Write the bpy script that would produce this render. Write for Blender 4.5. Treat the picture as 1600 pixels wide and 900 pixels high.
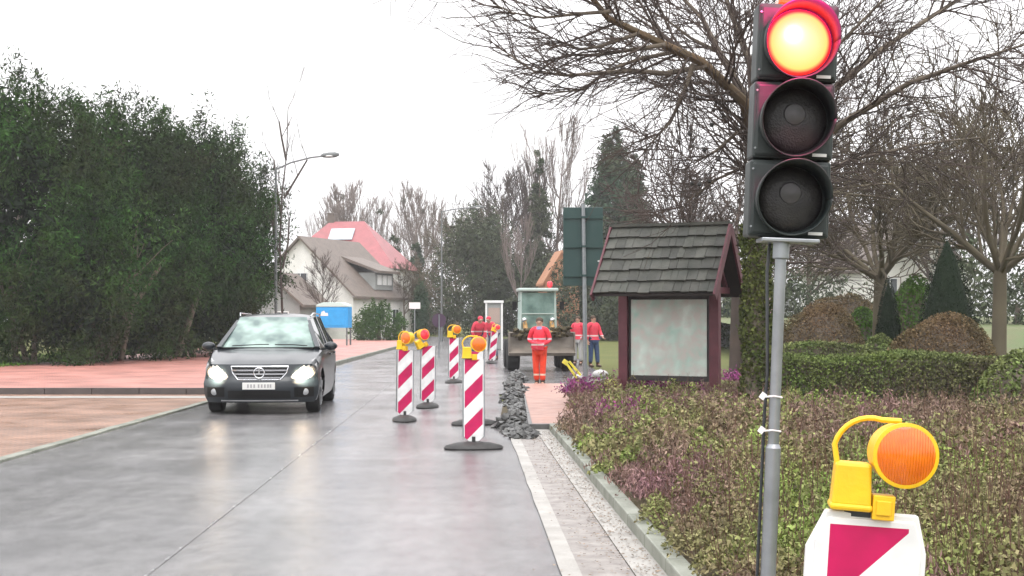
import bpy, math, random
import numpy as np
from mathutils import Vector, Matrix, Euler
R = math.radians
random.seed(7); RNG = np.random.default_rng(7)
S = bpy.context.scene
for o in list(bpy.data.objects): bpy.data.objects.remove(o)

# ---------------------------------------------------------------- camera, world, sun, exposure
F = 2200.0; HZ = 495.0; CX = 800.0; CH = 1.65        # focal length and horizon in photo pixels, eye height
cd = bpy.data.cameras.new('camera'); cam = bpy.data.objects.new('camera', cd); S.collection.objects.link(cam)
cam.location = (0, 0, CH); cam.rotation_euler = (R(90), 0, 0)
cd.sensor_width = 36; cd.lens = F / 1600 * 36; cd.shift_y = (HZ - 450) / 1600
cd.clip_start = 0.05; cd.clip_end = 3000
S.camera = cam
w = bpy.data.worlds.new('World'); S.world = w; w.use_nodes = True
nt = w.node_tree; bg = nt.nodes['Background']
sky = nt.nodes.new('ShaderNodeTexSky'); sky.sky_type = 'NISHITA'; sky.sun_disc = False
sky.sun_elevation = R(58); sky.sun_rotation = R(200); sky.dust_density = 6; sky.air_density = 1.4
hs = nt.nodes.new('ShaderNodeHueSaturation'); hs.inputs['Saturation'].default_value = 0.06
mxw = nt.nodes.new('ShaderNodeMix'); mxw.data_type = 'RGBA'; mxw.inputs[0].default_value = 0.8
mxw.inputs[7].default_value = (9.6, 9.5, 9.65, 1)    # even cloud deck
nt.links.new(sky.outputs[0], hs.inputs['Color']); nt.links.new(hs.outputs[0], mxw.inputs[6])
wtc = nt.nodes.new('ShaderNodeTexCoord'); wsp = nt.nodes.new('ShaderNodeSeparateXYZ'); wmr = nt.nodes.new('ShaderNodeMapRange'); wvm = nt.nodes.new('ShaderNodeVectorMath'); wvm.operation = 'SCALE'
wmr.inputs[1].default_value = 0.0; wmr.inputs[2].default_value = 0.9; wmr.inputs[3].default_value = .80; wmr.inputs[4].default_value = 1.75   # overcast sky: zenith brighter than horizon
nt.links.new(wtc.outputs['Generated'], wsp.inputs[0]); nt.links.new(wsp.outputs['Z'], wmr.inputs[0]); nt.links.new(mxw.outputs[2], wvm.inputs[0]); nt.links.new(wmr.outputs[0], wvm.inputs['Scale'])
nt.links.new(wvm.outputs[0], bg.inputs['Color']); bg.inputs['Strength'].default_value = 0.12
sl = bpy.data.lights.new('sun', 'SUN'); sl.energy = 0.5; sl.angle = R(25); sl.color = (1, .97, .93)
so = bpy.data.objects.new('sun', sl); S.collection.objects.link(so); so.rotation_euler = (R(32), 0, R(20))
vs = S.view_settings; vs.view_transform = 'Standard'; vs.look = 'None'; vs.gamma = 1; vs.exposure = 0.72

# ---------------------------------------------------------------- helpers
def W(px, py, d):                 # point seen at a photo pixel at depth d
    return Vector(((px - CX) / F * d, d, CH - (py - HZ) / F * d))
def G(px, py):                    # ground point under a photo pixel
    return W(px, py, F * CH / (py - HZ))
col = S.collection
def tag(o, label=None, cat=None, group=None, kind=None):
    if label: o['label'] = label
    if cat: o['category'] = cat
    if group: o['group'] = group
    if kind: o['kind'] = kind
    return o
def thing(name, label, cat, loc=(0, 0, 0), rz=0, group=None, rot=None, sc=1):
    o = bpy.data.objects.new(name, None); col.objects.link(o); o.empty_display_size = .2
    o.location = loc; o.rotation_euler = rot if rot else (0, 0, rz); o.scale = (sc, sc, sc)
    return tag(o, label, cat, group)
def link(name, me, mat=None, parent=None, smooth=False):
    if mat and not me.materials: me.materials.append(mat)
    if smooth: me.polygons.foreach_set('use_smooth', [True] * len(me.polygons))
    o = bpy.data.objects.new(name, me); col.objects.link(o)
    if parent: o.parent = parent
    return o
def copy_tree(root, loc=None, rot=None, label=None, sc=None):
    c = root.copy(); col.objects.link(c)
    if loc is not None: c.location = loc
    if rot is not None: c.rotation_euler = rot
    if sc is not None: c.scale = sc if hasattr(sc, '__len__') else (sc, sc, sc)
    if label: c['label'] = label
    for ch in list(root.children):
        k = ch.copy(); col.objects.link(k); k.parent = c
        for g in list(ch.children):
            q = g.copy(); col.objects.link(q); q.parent = k
    return c

class MB:
    def __init__(s): s.v = []; s.f = []
    def add(s, vs, fs):
        n = len(s.v); s.v += [tuple(v) for v in vs]; s.f += [tuple(i + n for i in f) for f in fs]; return s
    def box(s, c, d, rot=None, taper=1.0):
        x, y, z = [k / 2 for k in d]; c = Vector(c)
        m = Euler(rot).to_matrix() if rot else Matrix.Identity(3)
        P = [Vector((a * x * (taper if k > 0 else 1), b * y * (taper if k > 0 else 1), k * z)) for k in (-1, 1) for a, b in ((-1, -1), (1, -1), (1, 1), (-1, 1))]
        return s.add([m @ p + c for p in P], [(3, 2, 1, 0), (4, 5, 6, 7), (0, 1, 5, 4), (1, 2, 6, 5), (2, 3, 7, 6), (3, 0, 4, 7)])
    def bar(s, p0, p1, wd, th):
        p0, p1 = Vector(p0), Vector(p1); a = (p1 - p0); L = a.length
        q = a.to_track_quat('Z', 'Y').to_matrix(); m = (p0 + p1) / 2
        P = [m + q @ Vector((sx * wd / 2, sy * th / 2, sz * L / 2)) for sz in (-1, 1) for sx, sy in ((-1, -1), (1, -1), (1, 1), (-1, 1))]
        return s.add(P, [(3, 2, 1, 0), (4, 5, 6, 7), (0, 1, 5, 4), (1, 2, 6, 5), (2, 3, 7, 6), (3, 0, 4, 7)])
    def cyl(s, p0, p1, r0, r1=None, n=16, cap=True):
        r1 = r0 if r1 is None else r1
        p0, p1 = Vector(p0), Vector(p1); q = (p1 - p0).to_track_quat('Z', 'Y').to_matrix()
        P = []
        for p, r in ((p0, r0), (p1, r1)):
            P += [p + q @ Vector((r * math.cos(2 * math.pi * i / n), r * math.sin(2 * math.pi * i / n), 0)) for i in range(n)]
        fs = [(i, (i + 1) % n, n + (i + 1) % n, n + i) for i in range(n)]
        if cap: fs += [tuple(range(n - 1, -1, -1)), tuple(range(n, 2 * n))]
        return s.add(P, fs)
    def tube(s, pts, rs, n=8, cap=True):
        pts = [Vector(p) for p in pts]
        if not hasattr(rs, '__len__'): rs = [rs] * len(pts)
        P = []; up = None
        for i, p in enumerate(pts):
            t = (pts[min(i + 1, len(pts) - 1)] - pts[max(i - 1, 0)]).normalized()
            if up is None:
                up = Vector((0, 0, 1)) if abs(t.z) < .9 else Vector((1, 0, 0))
            a = t.cross(up).normalized(); b = a.cross(t).normalized(); up = b
            P += [p + (a * math.cos(2 * math.pi * k / n) + b * math.sin(2 * math.pi * k / n)) * rs[i] for k in range(n)]
        fs = [(j * n + i, j * n + (i + 1) % n, (j + 1) * n + (i + 1) % n, (j + 1) * n + i) for j in range(len(pts) - 1) for i in range(n)]
        if cap: fs += [tuple(range(n - 1, -1, -1)), tuple(range((len(pts) - 1) * n, len(pts) * n))]
        return s.add(P, fs)
    def lathe(s, prof, c, axis=(0, 0, 1), n=24, sx=1, sy=1):   # prof: (radius, along)
        q = Vector(axis).to_track_quat('Z', 'Y').to_matrix(); c = Vector(c)
        P = []
        for r, h in prof:
            P += [c + q @ Vector((sx * r * math.cos(2 * math.pi * i / n), sy * r * math.sin(2 * math.pi * i / n), h)) for i in range(n)]
        fs = [(j * n + i, j * n + (i + 1) % n, (j + 1) * n + (i + 1) % n, (j + 1) * n + i) for j in range(len(prof) - 1) for i in range(n)]
        fs += [tuple(range(n - 1, -1, -1)), tuple(range((len(prof) - 1) * n, len(prof) * n))]
        return s.add(P, fs)
    def sph(s, c, r, n=16, m=10, sc=(1, 1, 1)):
        prof = [(max(1e-4, math.sin(math.pi * j / m)), -math.cos(math.pi * j / m)) for j in range(m + 1)]
        c = Vector(c); P = []
        for rr, h in prof:
            P += [c + Vector((r * rr * math.cos(2 * math.pi * i / n) * sc[0], r * rr * math.sin(2 * math.pi * i / n) * sc[1], r * h * sc[2])) for i in range(n)]
        fs = [(j * n + i, j * n + (i + 1) % n, (j + 1) * n + (i + 1) % n, (j + 1) * n + i) for j in range(m) for i in range(n)]
        return s.add(P, fs)
    def prism(s, poly, y0, y1):      # polygon in x,z extruded along y
        n = len(poly)
        return s.add([(x, y0, z) for x, z in poly] + [(x, y1, z) for x, z in poly],
                     [tuple(range(n)), tuple(range(2 * n - 1, n - 1, -1))] + [(i, n + i, n + (i + 1) % n, (i + 1) % n) for i in range(n)])
    def grid(s, rows):
        h = len(rows); wd = len(rows[0])
        return s.add([p for r in rows for p in r], [(j * wd + i, j * wd + i + 1, (j + 1) * wd + i + 1, (j + 1) * wd + i) for j in range(h - 1) for i in range(wd - 1)])
    def build(s, name, mat=None, parent=None, smooth=False, bevel=0, fix=True, thick=0):
        import bmesh
        me = bpy.data.meshes.new(name); me.from_pydata(s.v, [], s.f)
        if fix:
            b = bmesh.new(); b.from_mesh(me)
            bmesh.ops.recalc_face_normals(b, faces=b.faces); b.to_mesh(me); b.free()
        me.update()
        o = link(name, me, mat, parent)
        if smooth:
            me.polygons.foreach_set('use_smooth', [True] * len(me.polygons))
            try: me.set_sharp_from_angle(angle=R(40))
            except Exception: pass
        if thick:
            md = o.modifiers.new('solid', 'SOLIDIFY'); md.thickness = thick; md.offset = 0
        if bevel:
            md = o.modifiers.new('bevel', 'BEVEL'); md.width = bevel; md.segments = 2; md.limit_method = 'ANGLE'
        return o

def fast_mesh(name, V, n=4):         # V (N,n,3): N separate polygons
    N = V.shape[0]; me = bpy.data.meshes.new(name)
    me.vertices.add(N * n); me.vertices.foreach_set('co', V.reshape(-1).astype(np.float32))
    me.loops.add(N * n); me.loops.foreach_set('vertex_index', np.arange(N * n, dtype=np.int32))
    me.polygons.add(N); me.polygons.foreach_set('loop_start', np.arange(0, N * n, n, dtype=np.int32))
    me.update(calc_edges=True); me.validate(); return me
def leaf_quads(P, L, Wd, rng, up=0.0):   # random diamond leaves at points P
    N = len(P); a = rng.normal(size=(N, 3)); a[:, 2] += up; a /= np.linalg.norm(a, axis=1)[:, None]
    b = np.cross(a, rng.normal(size=(N, 3))); b /= np.linalg.norm(b, axis=1)[:, None] + 1e-9
    s = rng.uniform(.6, 1.3, (N, 1)); a = a * L * s; b = b * Wd * s
    return np.stack([P - a / 2, P + b / 2 - a * .05, P + a / 2, P - b / 2 - a * .05], 1)
def seg_mesh(name, segs, n=4):
    A = np.array([list(s[0]) + list(s[1]) + [s[2], s[3]] for s in segs])
    p0, p1, r0, r1 = A[:, :3], A[:, 3:6], A[:, 6:7], A[:, 7:8]
    t = p1 - p0; t /= np.linalg.norm(t, axis=1)[:, None] + 1e-9
    ref = np.where(np.abs(t[:, 2:3]) < .9, [[0, 0, 1.]], [[1., 0, 0]])
    a = np.cross(t, ref); a /= np.linalg.norm(a, axis=1)[:, None]; b = np.cross(t, a)
    ring = []
    for k in range(n):
        c, s_ = math.cos(2 * math.pi * k / n), math.sin(2 * math.pi * k / n); ring.append(a * c + b * s_)
    Nn = len(A); V = np.concatenate([np.stack([p0 + r * r0 for r in ring], 1), np.stack([p1 + t * r1 * .3 + r * r1 for r in ring], 1)], 1)
    idx = np.arange(Nn)[:, None, None] * 2 * n
    Fc = np.array([[i, (i + 1) % n, n + (i + 1) % n, n + i] for i in range(n)])[None] + idx
    me = bpy.data.meshes.new(name); me.vertices.add(Nn * 2 * n); me.vertices.foreach_set('co', V.reshape(-1).astype(np.float32))
    Fi = Fc.reshape(-1).astype(np.int32); me.loops.add(len(Fi)); me.loops.foreach_set('vertex_index', Fi)
    me.polygons.add(len(Fi) // 4); me.polygons.foreach_set('loop_start', np.arange(0, len(Fi), 4, dtype=np.int32))
    me.polygons.foreach_set('use_smooth', [True] * (len(Fi) // 4)); me.update(calc_edges=True); return me
def rv(rng): v = Vector(rng.normal(size=3)); return v.normalized()
def grow(segs, p, d, L, r, lvl, rng, kids=5, spread=.8, lift=.15, taper=.55, wob=.14, nseg=5, shrink=.6, minr=.004):
    p = Vector(p); d = Vector(d).normalized(); step = L / nseg; pts = [(p.copy(), r)]
    for i in range(nseg):
        d = (d + rv(rng) * wob + Vector((0, 0, lift * .3))).normalized()
        q = p + d * step; r2 = max(minr, r * (1 - (1 - taper) * (i + 1) / nseg))
        r1 = max(minr, r * (1 - (1 - taper) * i / nseg))
        segs.append((tuple(p), tuple(q), r1, r2)); p = q
        pts.append((p.copy(), r2, d.copy()))
    if lvl > 0:
        for k in range(kids):
            i = rng.integers(1, len(pts)) if k < kids - 1 else len(pts) - 1
            q, rr, dd = pts[i]
            s = rv(rng); s = (s - dd * s.dot(dd)).normalized()
            nd = (dd + s * spread * rng.uniform(.6, 1.3) + Vector((0, 0, lift))).normalized()
            grow(segs, q, nd, L * shrink * rng.uniform(.7, 1.2), max(minr, rr * .62), lvl - 1, rng, kids, spread, lift, taper, wob * 1.15, max(3, nseg - 1), shrink, minr)

# ---------------------------------------------------------------- materials
def mat(name, c1, c2=None, scale=5, rough=.6, rough2=None, rscale=2, metal=0, bump=0, bscale=40, coat=0, island=0, spec=.5,
        emit=None, estr=0, detail=4, trans=0, c3=None, s3=.5, contrast=1.0):
    m = bpy.data.materials.new(name); m.use_nodes = True; t = m.node_tree; b = t.nodes['Principled BSDF']
    b.inputs['Base Color'].default_value = (*c1, 1); b.inputs['Roughness'].default_value = rough
    b.inputs['Metallic'].default_value = metal; b.inputs['Coat Weight'].default_value = coat; b.inputs['Specular IOR Level'].default_value = spec
    b.inputs['Coat Roughness'].default_value = .05
    tc = t.nodes.new('ShaderNodeTexCoord')
    def noise(sc, det=4):
        n = t.nodes.new('ShaderNodeTexNoise'); n.inputs['Scale'].default_value = sc; n.inputs['Detail'].default_value = det
        t.links.new(tc.outputs['Object'], n.inputs['Vector']); return n
    def ramp(src, lo, hi):
        r = t.nodes.new('ShaderNodeMapRange'); r.inputs[1].default_value = .5 - .22 / contrast; r.inputs[2].default_value = .5 + .22 / contrast
        r.inputs[3].default_value = lo; r.inputs[4].default_value = hi; t.links.new(src, r.inputs[0]); return r.outputs[0]
    out = None
    def mix(fac, a, bcol):
        x = t.nodes.new('ShaderNodeMix'); x.data_type = 'RGBA'; t.links.new(fac, x.inputs[0])
        if isinstance(a, tuple): x.inputs[6].default_value = (*a, 1)
        else: t.links.new(a, x.inputs[6])
        if isinstance(bcol, tuple): x.inputs[7].default_value = (*bcol, 1)
        else: t.links.new(bcol, x.inputs[7])
        return x.outputs[2]
    if c2: out = mix(ramp(noise(scale, detail).outputs[0], 0, 1), c1, c2)
    if c3: out = mix(ramp(noise(s3, 3).outputs[0], 0, 1), out if out else c1, c3)
    if island:
        g = t.nodes.new('ShaderNodeNewGeometry'); hsv = t.nodes.new('ShaderNodeHueSaturation')
        r = t.nodes.new('ShaderNodeMapRange'); r.inputs[3].default_value = 1 - island; r.inputs[4].default_value = 1 + island
        t.links.new(g.outputs['Random Per Island'], r.inputs[0]); t.links.new(r.outputs[0], hsv.inputs['Value'])
        if out: t.links.new(out, hsv.inputs['Color'])
        else: hsv.inputs['Color'].default_value = (*c1, 1)
        out = hsv.outputs[0]
    if out: t.links.new(out, b.inputs['Base Color'])
    if rough2 is not None: t.links.new(ramp(noise(rscale, 5).outputs[0], rough, rough2), b.inputs['Roughness'])
    if bump:
        bn = t.nodes.new('ShaderNodeBump'); bn.inputs['Strength'].default_value = bump; bn.inputs['Distance'].default_value = .01
        t.links.new(noise(bscale, 5).outputs[0], bn.inputs['Height']); t.links.new(bn.outputs[0], b.inputs['Normal'])
    if emit: b.inputs['Emission Color'].default_value = (*emit, 1); b.inputs['Emission Strength'].default_value = estr
    if trans: b.inputs['Transmission Weight'].default_value = trans
    return m
M = {}
M['asphalt'] = mat('wet asphalt', (.17, .164, .165), (.225, .216, .216), 1.3, .09, .26, .8, bump=.28, bscale=120, c3=(.13, .127, .133), s3=.25)
ta = M['asphalt'].node_tree; ba = ta.nodes['Principled BSDF']; src = ba.inputs['Base Color'].links[0].from_socket
tca = [n for n in ta.nodes if n.type == 'TEX_COORD'][0]
for scl, nsc, lo, hi, a0, a1 in (((1, .045, 1), 1.6, .80, 1.16, .35, .65), ((1, 1, 1), 70, .80, 1.20, .3, .7), ((1, .5, 1), 7, .86, 1.10, .35, .65)):   # tyre tracks, grain, blotches
    mp_ = ta.nodes.new('ShaderNodeMapping'); mp_.inputs['Scale'].default_value = scl; nn = ta.nodes.new('ShaderNodeTexNoise'); nn.inputs['Scale'].default_value = nsc; nn.inputs['Detail'].default_value = 6
    rr0 = ta.nodes.new('ShaderNodeMapRange'); rr0.inputs[1].default_value = a0; rr0.inputs[2].default_value = a1; rr0.inputs[3].default_value = lo; rr0.inputs[4].default_value = hi
    hv = ta.nodes.new('ShaderNodeHueSaturation'); ta.links.new(tca.outputs['Object'], mp_.inputs[0]); ta.links.new(mp_.outputs[0], nn.inputs['Vector']); ta.links.new(nn.outputs[0], rr0.inputs[0])
    ta.links.new(rr0.outputs[0], hv.inputs['Value']); ta.links.new(src, hv.inputs['Color']); src = hv.outputs[0]
ta.links.new(src, ba.inputs['Base Color'])
M['patch'] = mat('wet tar patch', (.14, .137, .138), (.185, .182, .184), 3, .14, .34, 2, bump=.4, bscale=100)
M['concrete'] = mat('wet pale concrete', (.38, .365, .34), (.25, .235, .215), 3, .35, .6, 4, bump=.5, bscale=30)
M['kerb'] = mat('kerb concrete', (.24, .25, .21), (.12, .13, .10), 2.5, .4, .65, 4, bump=.4, bscale=40)
M['soil'] = mat('wet soil', (.06, .05, .03), (.10, .08, .05), 6, .7, bump=1, bscale=20)
M['grass'] = mat('winter grass', (.09, .12, .03), (.16, .13, .05), 1.2, .8, bump=.6, bscale=30, c3=(.08, .10, .03), s3=.2)
M['rubble'] = mat('wet rubble', (.10, .10, .095), (.05, .05, .05), 8, .4, bump=.8, bscale=30, island=.5)
M['steel'] = mat('galvanised steel', (.33, .35, .37), (.25, .27, .28), 14, .34, .5, 20, metal=.85)
M['dark_steel'] = mat('dull grey metal', (.17, .18, .18), (.12, .13, .13), 6, .5, metal=.3)
M['black'] = mat('black plastic', (.018, .022, .024), (.03, .034, .036), 9, .32, .5, 10, bump=.08, bscale=120)
M['rubber'] = mat('black rubber', (.022, .022, .022), (.04, .038, .036), 12, .45, .7, 8, bump=.5, bscale=60)
M['yellow'] = mat('yellow plastic', (.82, .52, .01), (.74, .42, .01), 10, .35, .5, 10, bump=.1, bscale=60)
M['bark'] = mat('bark', (.09, .075, .06), (.17, .14, .11), 6, .85, bump=.8, bscale=25)
M['bark_lit'] = mat('bark painted lit', (.16, .105, .065), (.09, .075, .05), 4, .8, bump=.8, bscale=25)  # lit copy of the bark, light painted into one limb
M['twig'] = mat('twigs', (.10, .075, .065), (.06, .05, .045), 1.5, .85)
M['twig_pale'] = mat('pale birch twigs', (.27, .22, .20), (.16, .13, .12), .7, .85)
M['twig_olive'] = mat('mossy twigs', (.13, .11, .075), (.08, .065, .045), .8, .85)
M['yew'] = mat('yew needles', (.011, .050, .010), (.040, .104, .017), .6, .6, island=.5, c3=(.026, .030, .012), contrast=1.3, s3=.35)  # dark patches paint the shade between clumps into the needle colour
M['yew_fresh'] = mat('fresh yew needles', (.035, .085, .02), (.055, .10, .022), .9, .6, island=.45)
M['spruce'] = mat('spruce needles', (.022, .070, .045), (.04, .095, .06), .6, .65, island=.4, c3=(.07, .07, .035), s3=.25)
M['pine'] = mat('dull green foliage', (.045, .065, .035), (.075, .08, .045), .5, .7, island=.4)
M['box'] = mat('box hedge leaves', (.10, .18, .04), (.17, .22, .06), 1.6, .6, island=.5, c3=(.12, .10, .06), s3=.6)
M['beech'] = mat('brown hedge leaves', (.15, .085, .05), (.19, .13, .07), 2.0, .7, island=.45, c3=(.08, .075, .035), s3=.8)
M['green'] = mat('laurel leaves', (.06, .13, .02), (.10, .19, .03), 1.5, .5, island=.4)
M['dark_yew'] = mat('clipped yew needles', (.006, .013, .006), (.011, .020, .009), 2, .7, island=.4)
M['ivy'] = mat('ivy leaves', (.05, .075, .022), (.11, .12, .035), 2.5, .5, island=.5)
M['cover'] = mat('ground cover leaves', (.17, .26, .055), (.24, .26, .085), 1.8, .6, island=.5, c3=(.19, .12, .10), s3=.75, contrast=1.4)
M['heather'] = mat('heather shoots', (.25, .13, .16), (.20, .11, .11), 2.4, .75, island=.55, c3=(.17, .14, .08), s3=.8)
M['bloom'] = mat('heather bloom', (.30, .06, .20), (.17, .05, .13), 4, .7, island=.4)
M['white'] = mat('white paint', (.74, .74, .73), (.66, .66, .64), 3, .5)
M['render'] = mat('white house render', (.78, .77, .73), (.64, .63, .59), 1.2, .85, bump=.2)
M['grey_wall'] = mat('grey render', (.30, .31, .30), (.22, .23, .22), .9, .85)
M['roof_dark'] = mat('brown roof tiles', (.16, .125, .105), (.11, .09, .075), 2.5, .6, bump=.5, bscale=8)
M['roof_red'] = mat('red roof tiles', (.36, .11, .12), (.27, .09, .095), 1.6, .5, bump=.5, bscale=8)
M['roof_orange'] = mat('orange roof tiles', (.42, .20, .10), (.34, .15, .08), 1.6, .6)
M['glass'] = mat('window glass', (.03, .04, .045), rough=.08, coat=.5)
M['signback'] = mat('dark green sign back', (.022, .055, .052), (.03, .065, .06), 3, .45)
M['skin'] = mat('skin', (.45, .26, .19), rough=.55)
M['hair'] = mat('brown hair', (.06, .035, .02), rough=.7)
M['jeans'] = mat('blue jeans', (.05, .09, .20), (.035, .06, .14), 12, .85)
M['boot'] = mat('brown boots', (.07, .04, .025), rough=.6)
M['navy'] = mat('dark blue cloth', (.03, .035, .09), rough=.85)

for k_ in ('yew','yew_fresh','spruce','pine','box','beech','green','dark_yew','ivy','cover','heather','bloom','grass','twig','twig_pale','twig_olive','bark','bark_lit','soil'):
    q_ = M[k_].node_tree.nodes['Principled BSDF']; q_.inputs['Specular IOR Level'].default_value = .12; q_.inputs['Roughness'].default_value = .85

def wave_mat(name, c1, c2, axis, period, duty=.5, rough=.4, rough_noise=None, bump=0, plus=None, phase=0, border=None):
    """two-colour bands in object space: value = dot(axis, co) / period"""
    m = bpy.data.materials.new(name); m.use_nodes = True; t = m.node_tree; b = t.nodes['Principled BSDF']
    tc = t.nodes.new('ShaderNodeTexCoord'); dp = t.nodes.new('ShaderNodeVectorMath'); dp.operation = 'DOT_PRODUCT'
    dp.inputs[1].default_value = axis; t.links.new(tc.outputs['Object'], dp.inputs[0])
    a = t.nodes.new('ShaderNodeMath'); a.operation = 'MULTIPLY_ADD'; a.inputs[1].default_value = 1 / period; a.inputs[2].default_value = phase
    t.links.new(dp.outputs['Value'], a.inputs[0])
    fr = t.nodes.new('ShaderNodeMath'); fr.operation = 'FRACT'; t.links.new(a.outputs[0], fr.inputs[0])
    lt = t.nodes.new('ShaderNodeMath'); lt.operation = 'LESS_THAN'; lt.inputs[1].default_value = duty; t.links.new(fr.outputs[0], lt.inputs[0])
    fac = lt.outputs[0]
    if border:   # plain second colour outside |x|<bx and above/below z limits
        sp = t.nodes.new('ShaderNodeSeparateXYZ'); t.links.new(tc.outputs['Object'], sp.inputs[0])
        def cmp(src, op, val):
            k = t.nodes.new('ShaderNodeMath'); k.operation = op; k.inputs[1].default_value = val; t.links.new(src, k.inputs[0]); return k.outputs[0]
        ab = t.nodes.new('ShaderNodeMath'); ab.operation = 'ABSOLUTE'; t.links.new(sp.outputs[0], ab.inputs[0])
        for q in (cmp(ab.outputs[0], 'LESS_THAN', border[0]), cmp(sp.outputs[2], 'GREATER_THAN', border[1]), cmp(sp.outputs[2], 'LESS_THAN', border[2])):
            k = t.nodes.new('ShaderNodeMath'); k.operation = 'MULTIPLY'; t.links.new(fac, k.inputs[0]); t.links.new(q, k.inputs[1]); fac = k.outputs[0]
    x = t.nodes.new('ShaderNodeMix'); x.data_type = 'RGBA'; t.links.new(fac, x.inputs[0])
    x.inputs[6].default_value = (*c2, 1); x.inputs[7].default_value = (*c1, 1)
    n = t.nodes.new('ShaderNodeTexNoise'); n.inputs['Scale'].default_value = 9; n.inputs['Detail'].default_value = 6; t.links.new(tc.outputs['Object'], n.inputs['Vector'])
    hsv = t.nodes.new('ShaderNodeHueSaturation'); r = t.nodes.new('ShaderNodeMapRange'); r.inputs[1].default_value = .3; r.inputs[2].default_value = .7
    r.inputs[3].default_value = .78; r.inputs[4].default_value = 1.08
    t.links.new(n.outputs[0], r.inputs[0]); t.links.new(r.outputs[0], hsv.inputs['Value']); t.links.new(x.outputs[2], hsv.inputs['Color'])
    t.links.new(hsv.outputs[0], b.inputs['Base Color']); b.inputs['Roughness'].default_value = rough
    return m
RED = (.50, .0, .085)
M['stripes'] = wave_mat('red and white warning stripes', RED, (.74, .74, .74), (-1, 0, 1), .42, .5, .38, phase=-.48, border=(.112, .0, 2))
M['stripes_near'] = wave_mat('large red and white warning stripes', RED, (.76, .76, .75), (-1, 0, 1), .48, .5, .38, phase=-.20, border=(.094, .0, 1.160))

def brick_mat(name, c1, c2, mortar, scale, rough=.4, rough2=.6):
    m = mat(name, c1, rough=rough, rough2=rough2, rscale=1.2, bump=.3, bscale=30)
    t = m.node_tree; b = t.nodes['Principled BSDF']; tc = [n for n in t.nodes if n.type == 'TEX_COORD'][0]
    br = t.nodes.new('ShaderNodeTexBrick'); br.inputs['Scale'].default_value = scale
    br.inputs['Color1'].default_value = (*c1, 1); br.inputs['Color2'].default_value = (*c2, 1); br.inputs['Mortar'].default_value = (*mortar, 1)
    br.inputs['Mortar Size'].default_value = .02; br.inputs['Brick Width'].default_value = .4; br.inputs['Row Height'].default_value = .2
    t.links.new(tc.outputs['Object'], br.inputs['Vector'])
    n = t.nodes.new('ShaderNodeTexNoise'); n.inputs['Scale'].default_value = .8; n.inputs['Detail'].default_value = 5; t.links.new(tc.outputs['Object'], n.inputs['Vector'])
    hsv = t.nodes.new('ShaderNodeHueSaturation'); r = t.nodes.new('ShaderNodeMapRange'); r.inputs[1].default_value = .3; r.inputs[2].default_value = .7; r.inputs[3].default_value = .65; r.inputs[4].default_value = 1.2
    t.links.new(n.outputs[0], r.inputs[0]); t.links.new(r.outputs[0], hsv.inputs['Value']); t.links.new(br.outputs['Color'], hsv.inputs['Color'])
    t.links.new(hsv.outputs[0], b.inputs['Base Color']); return m
M['brick'] = brick_mat('red paving bricks', (.52, .22, .18), (.44, .19, .16), (.22, .13, .11), 2.0)
M['brick_brown'] = brick_mat('brown wet paving', (.34, .19, .13), (.27, .15, .10), (.15, .10, .08), 2.0, .25, .5)
M['slab'] = mat('pink paving slab', (.42, .24, .19), (.30, .17, .14), 5, .4, .6, 3, bump=.4)
M['cobble'] = mat('gutter setts', (.30, .275, .255), (.17, .15, .14), 7, .4, .6, 6, bump=1, bscale=12)

# ---------------------------------------------------------------- ground, road, pavements
def sheet(name, outline, z, m, kind='structure'):
    mb = MB(); mb.add([(x, y, z) for x, y in outline], [tuple(range(len(outline)))])
    o = mb.build(name, m); o['kind'] = kind; return o
def strip(name, f0, f1, z, m, y0=-6, y1=100, n=30, z1=None, noise=0):
    rows = []
    for i in range(n + 1):
        y = y0 + (y1 - y0) * i / n
        rows.append([(f0(y) + (RNG.normal() * noise), y, z), (f1(y), y, z if z1 is None else z1)])
    o = MB().grid(rows).build(name, m, fix=False); o['kind'] = 'structure'; return o
bend = lambda y: -((max(0, y - 90)) ** 2) * .012
xr = lambda y: .61 - .033 * y                   # right edge of the carriageway
xk = lambda y: 1.33 - .039 * y                  # kerb face beside the flower bed
xl = lambda y: -5.75 - .004 * y
sheet('ground', [(-320, -60), (320, -60), (320, 420), (-320, 420)], -.03, M['grass'])
strip('road', lambda y: xl(y) + bend(y), lambda y: (xr(y) + .1 if y < 31 else min(2.6, xr(31) + (y - 31) * 1.4)) + bend(y), 0, M['asphalt'], -6, 150, 78)
strip('road_joint', lambda y: -2.115 - .025 * y, lambda y: -2.095 - .025 * y, .004, M['patch'], 3, 80, 90, noise=.006)
# gutter: pale edging, setts, pale edging, kerb
strip('gutter_edge', lambda y: xr(y), lambda y: xr(y) + .13, .012, M['concrete'], -6, 20.5, 40, noise=.004)
strip('gutter_setts', lambda y: xr(y) + .13, lambda y: xk(y) - .20, .008, M['cobble'], -6, 20.5)
strip('gutter_channel', lambda y: xk(y) - .20, lambda y: xk(y), .016, M['concrete'], -6, 20.5, 40)
def kerb(name, f, wd, h, y0, y1, stone=1.0, m='kerb'):
    mb = MB(); y = y0
    while y < y1 - .05:
        e = min(y + stone - .012, y1); ym = (y + e) / 2; x = f(ym) + wd / 2
        ang = math.atan2(f(e) - f(y), e - y)
        mb.box((x, ym, h / 2 - .1 + RNG.normal() * .002), (wd, e - y, h + .2), (0, 0, -ang)); y += stone
    o = mb.build(name, M[m], bevel=.012); o['kind'] = 'structure'; return o
kerb('kerb', xk, .13, .11, -6, 20.4)
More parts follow.
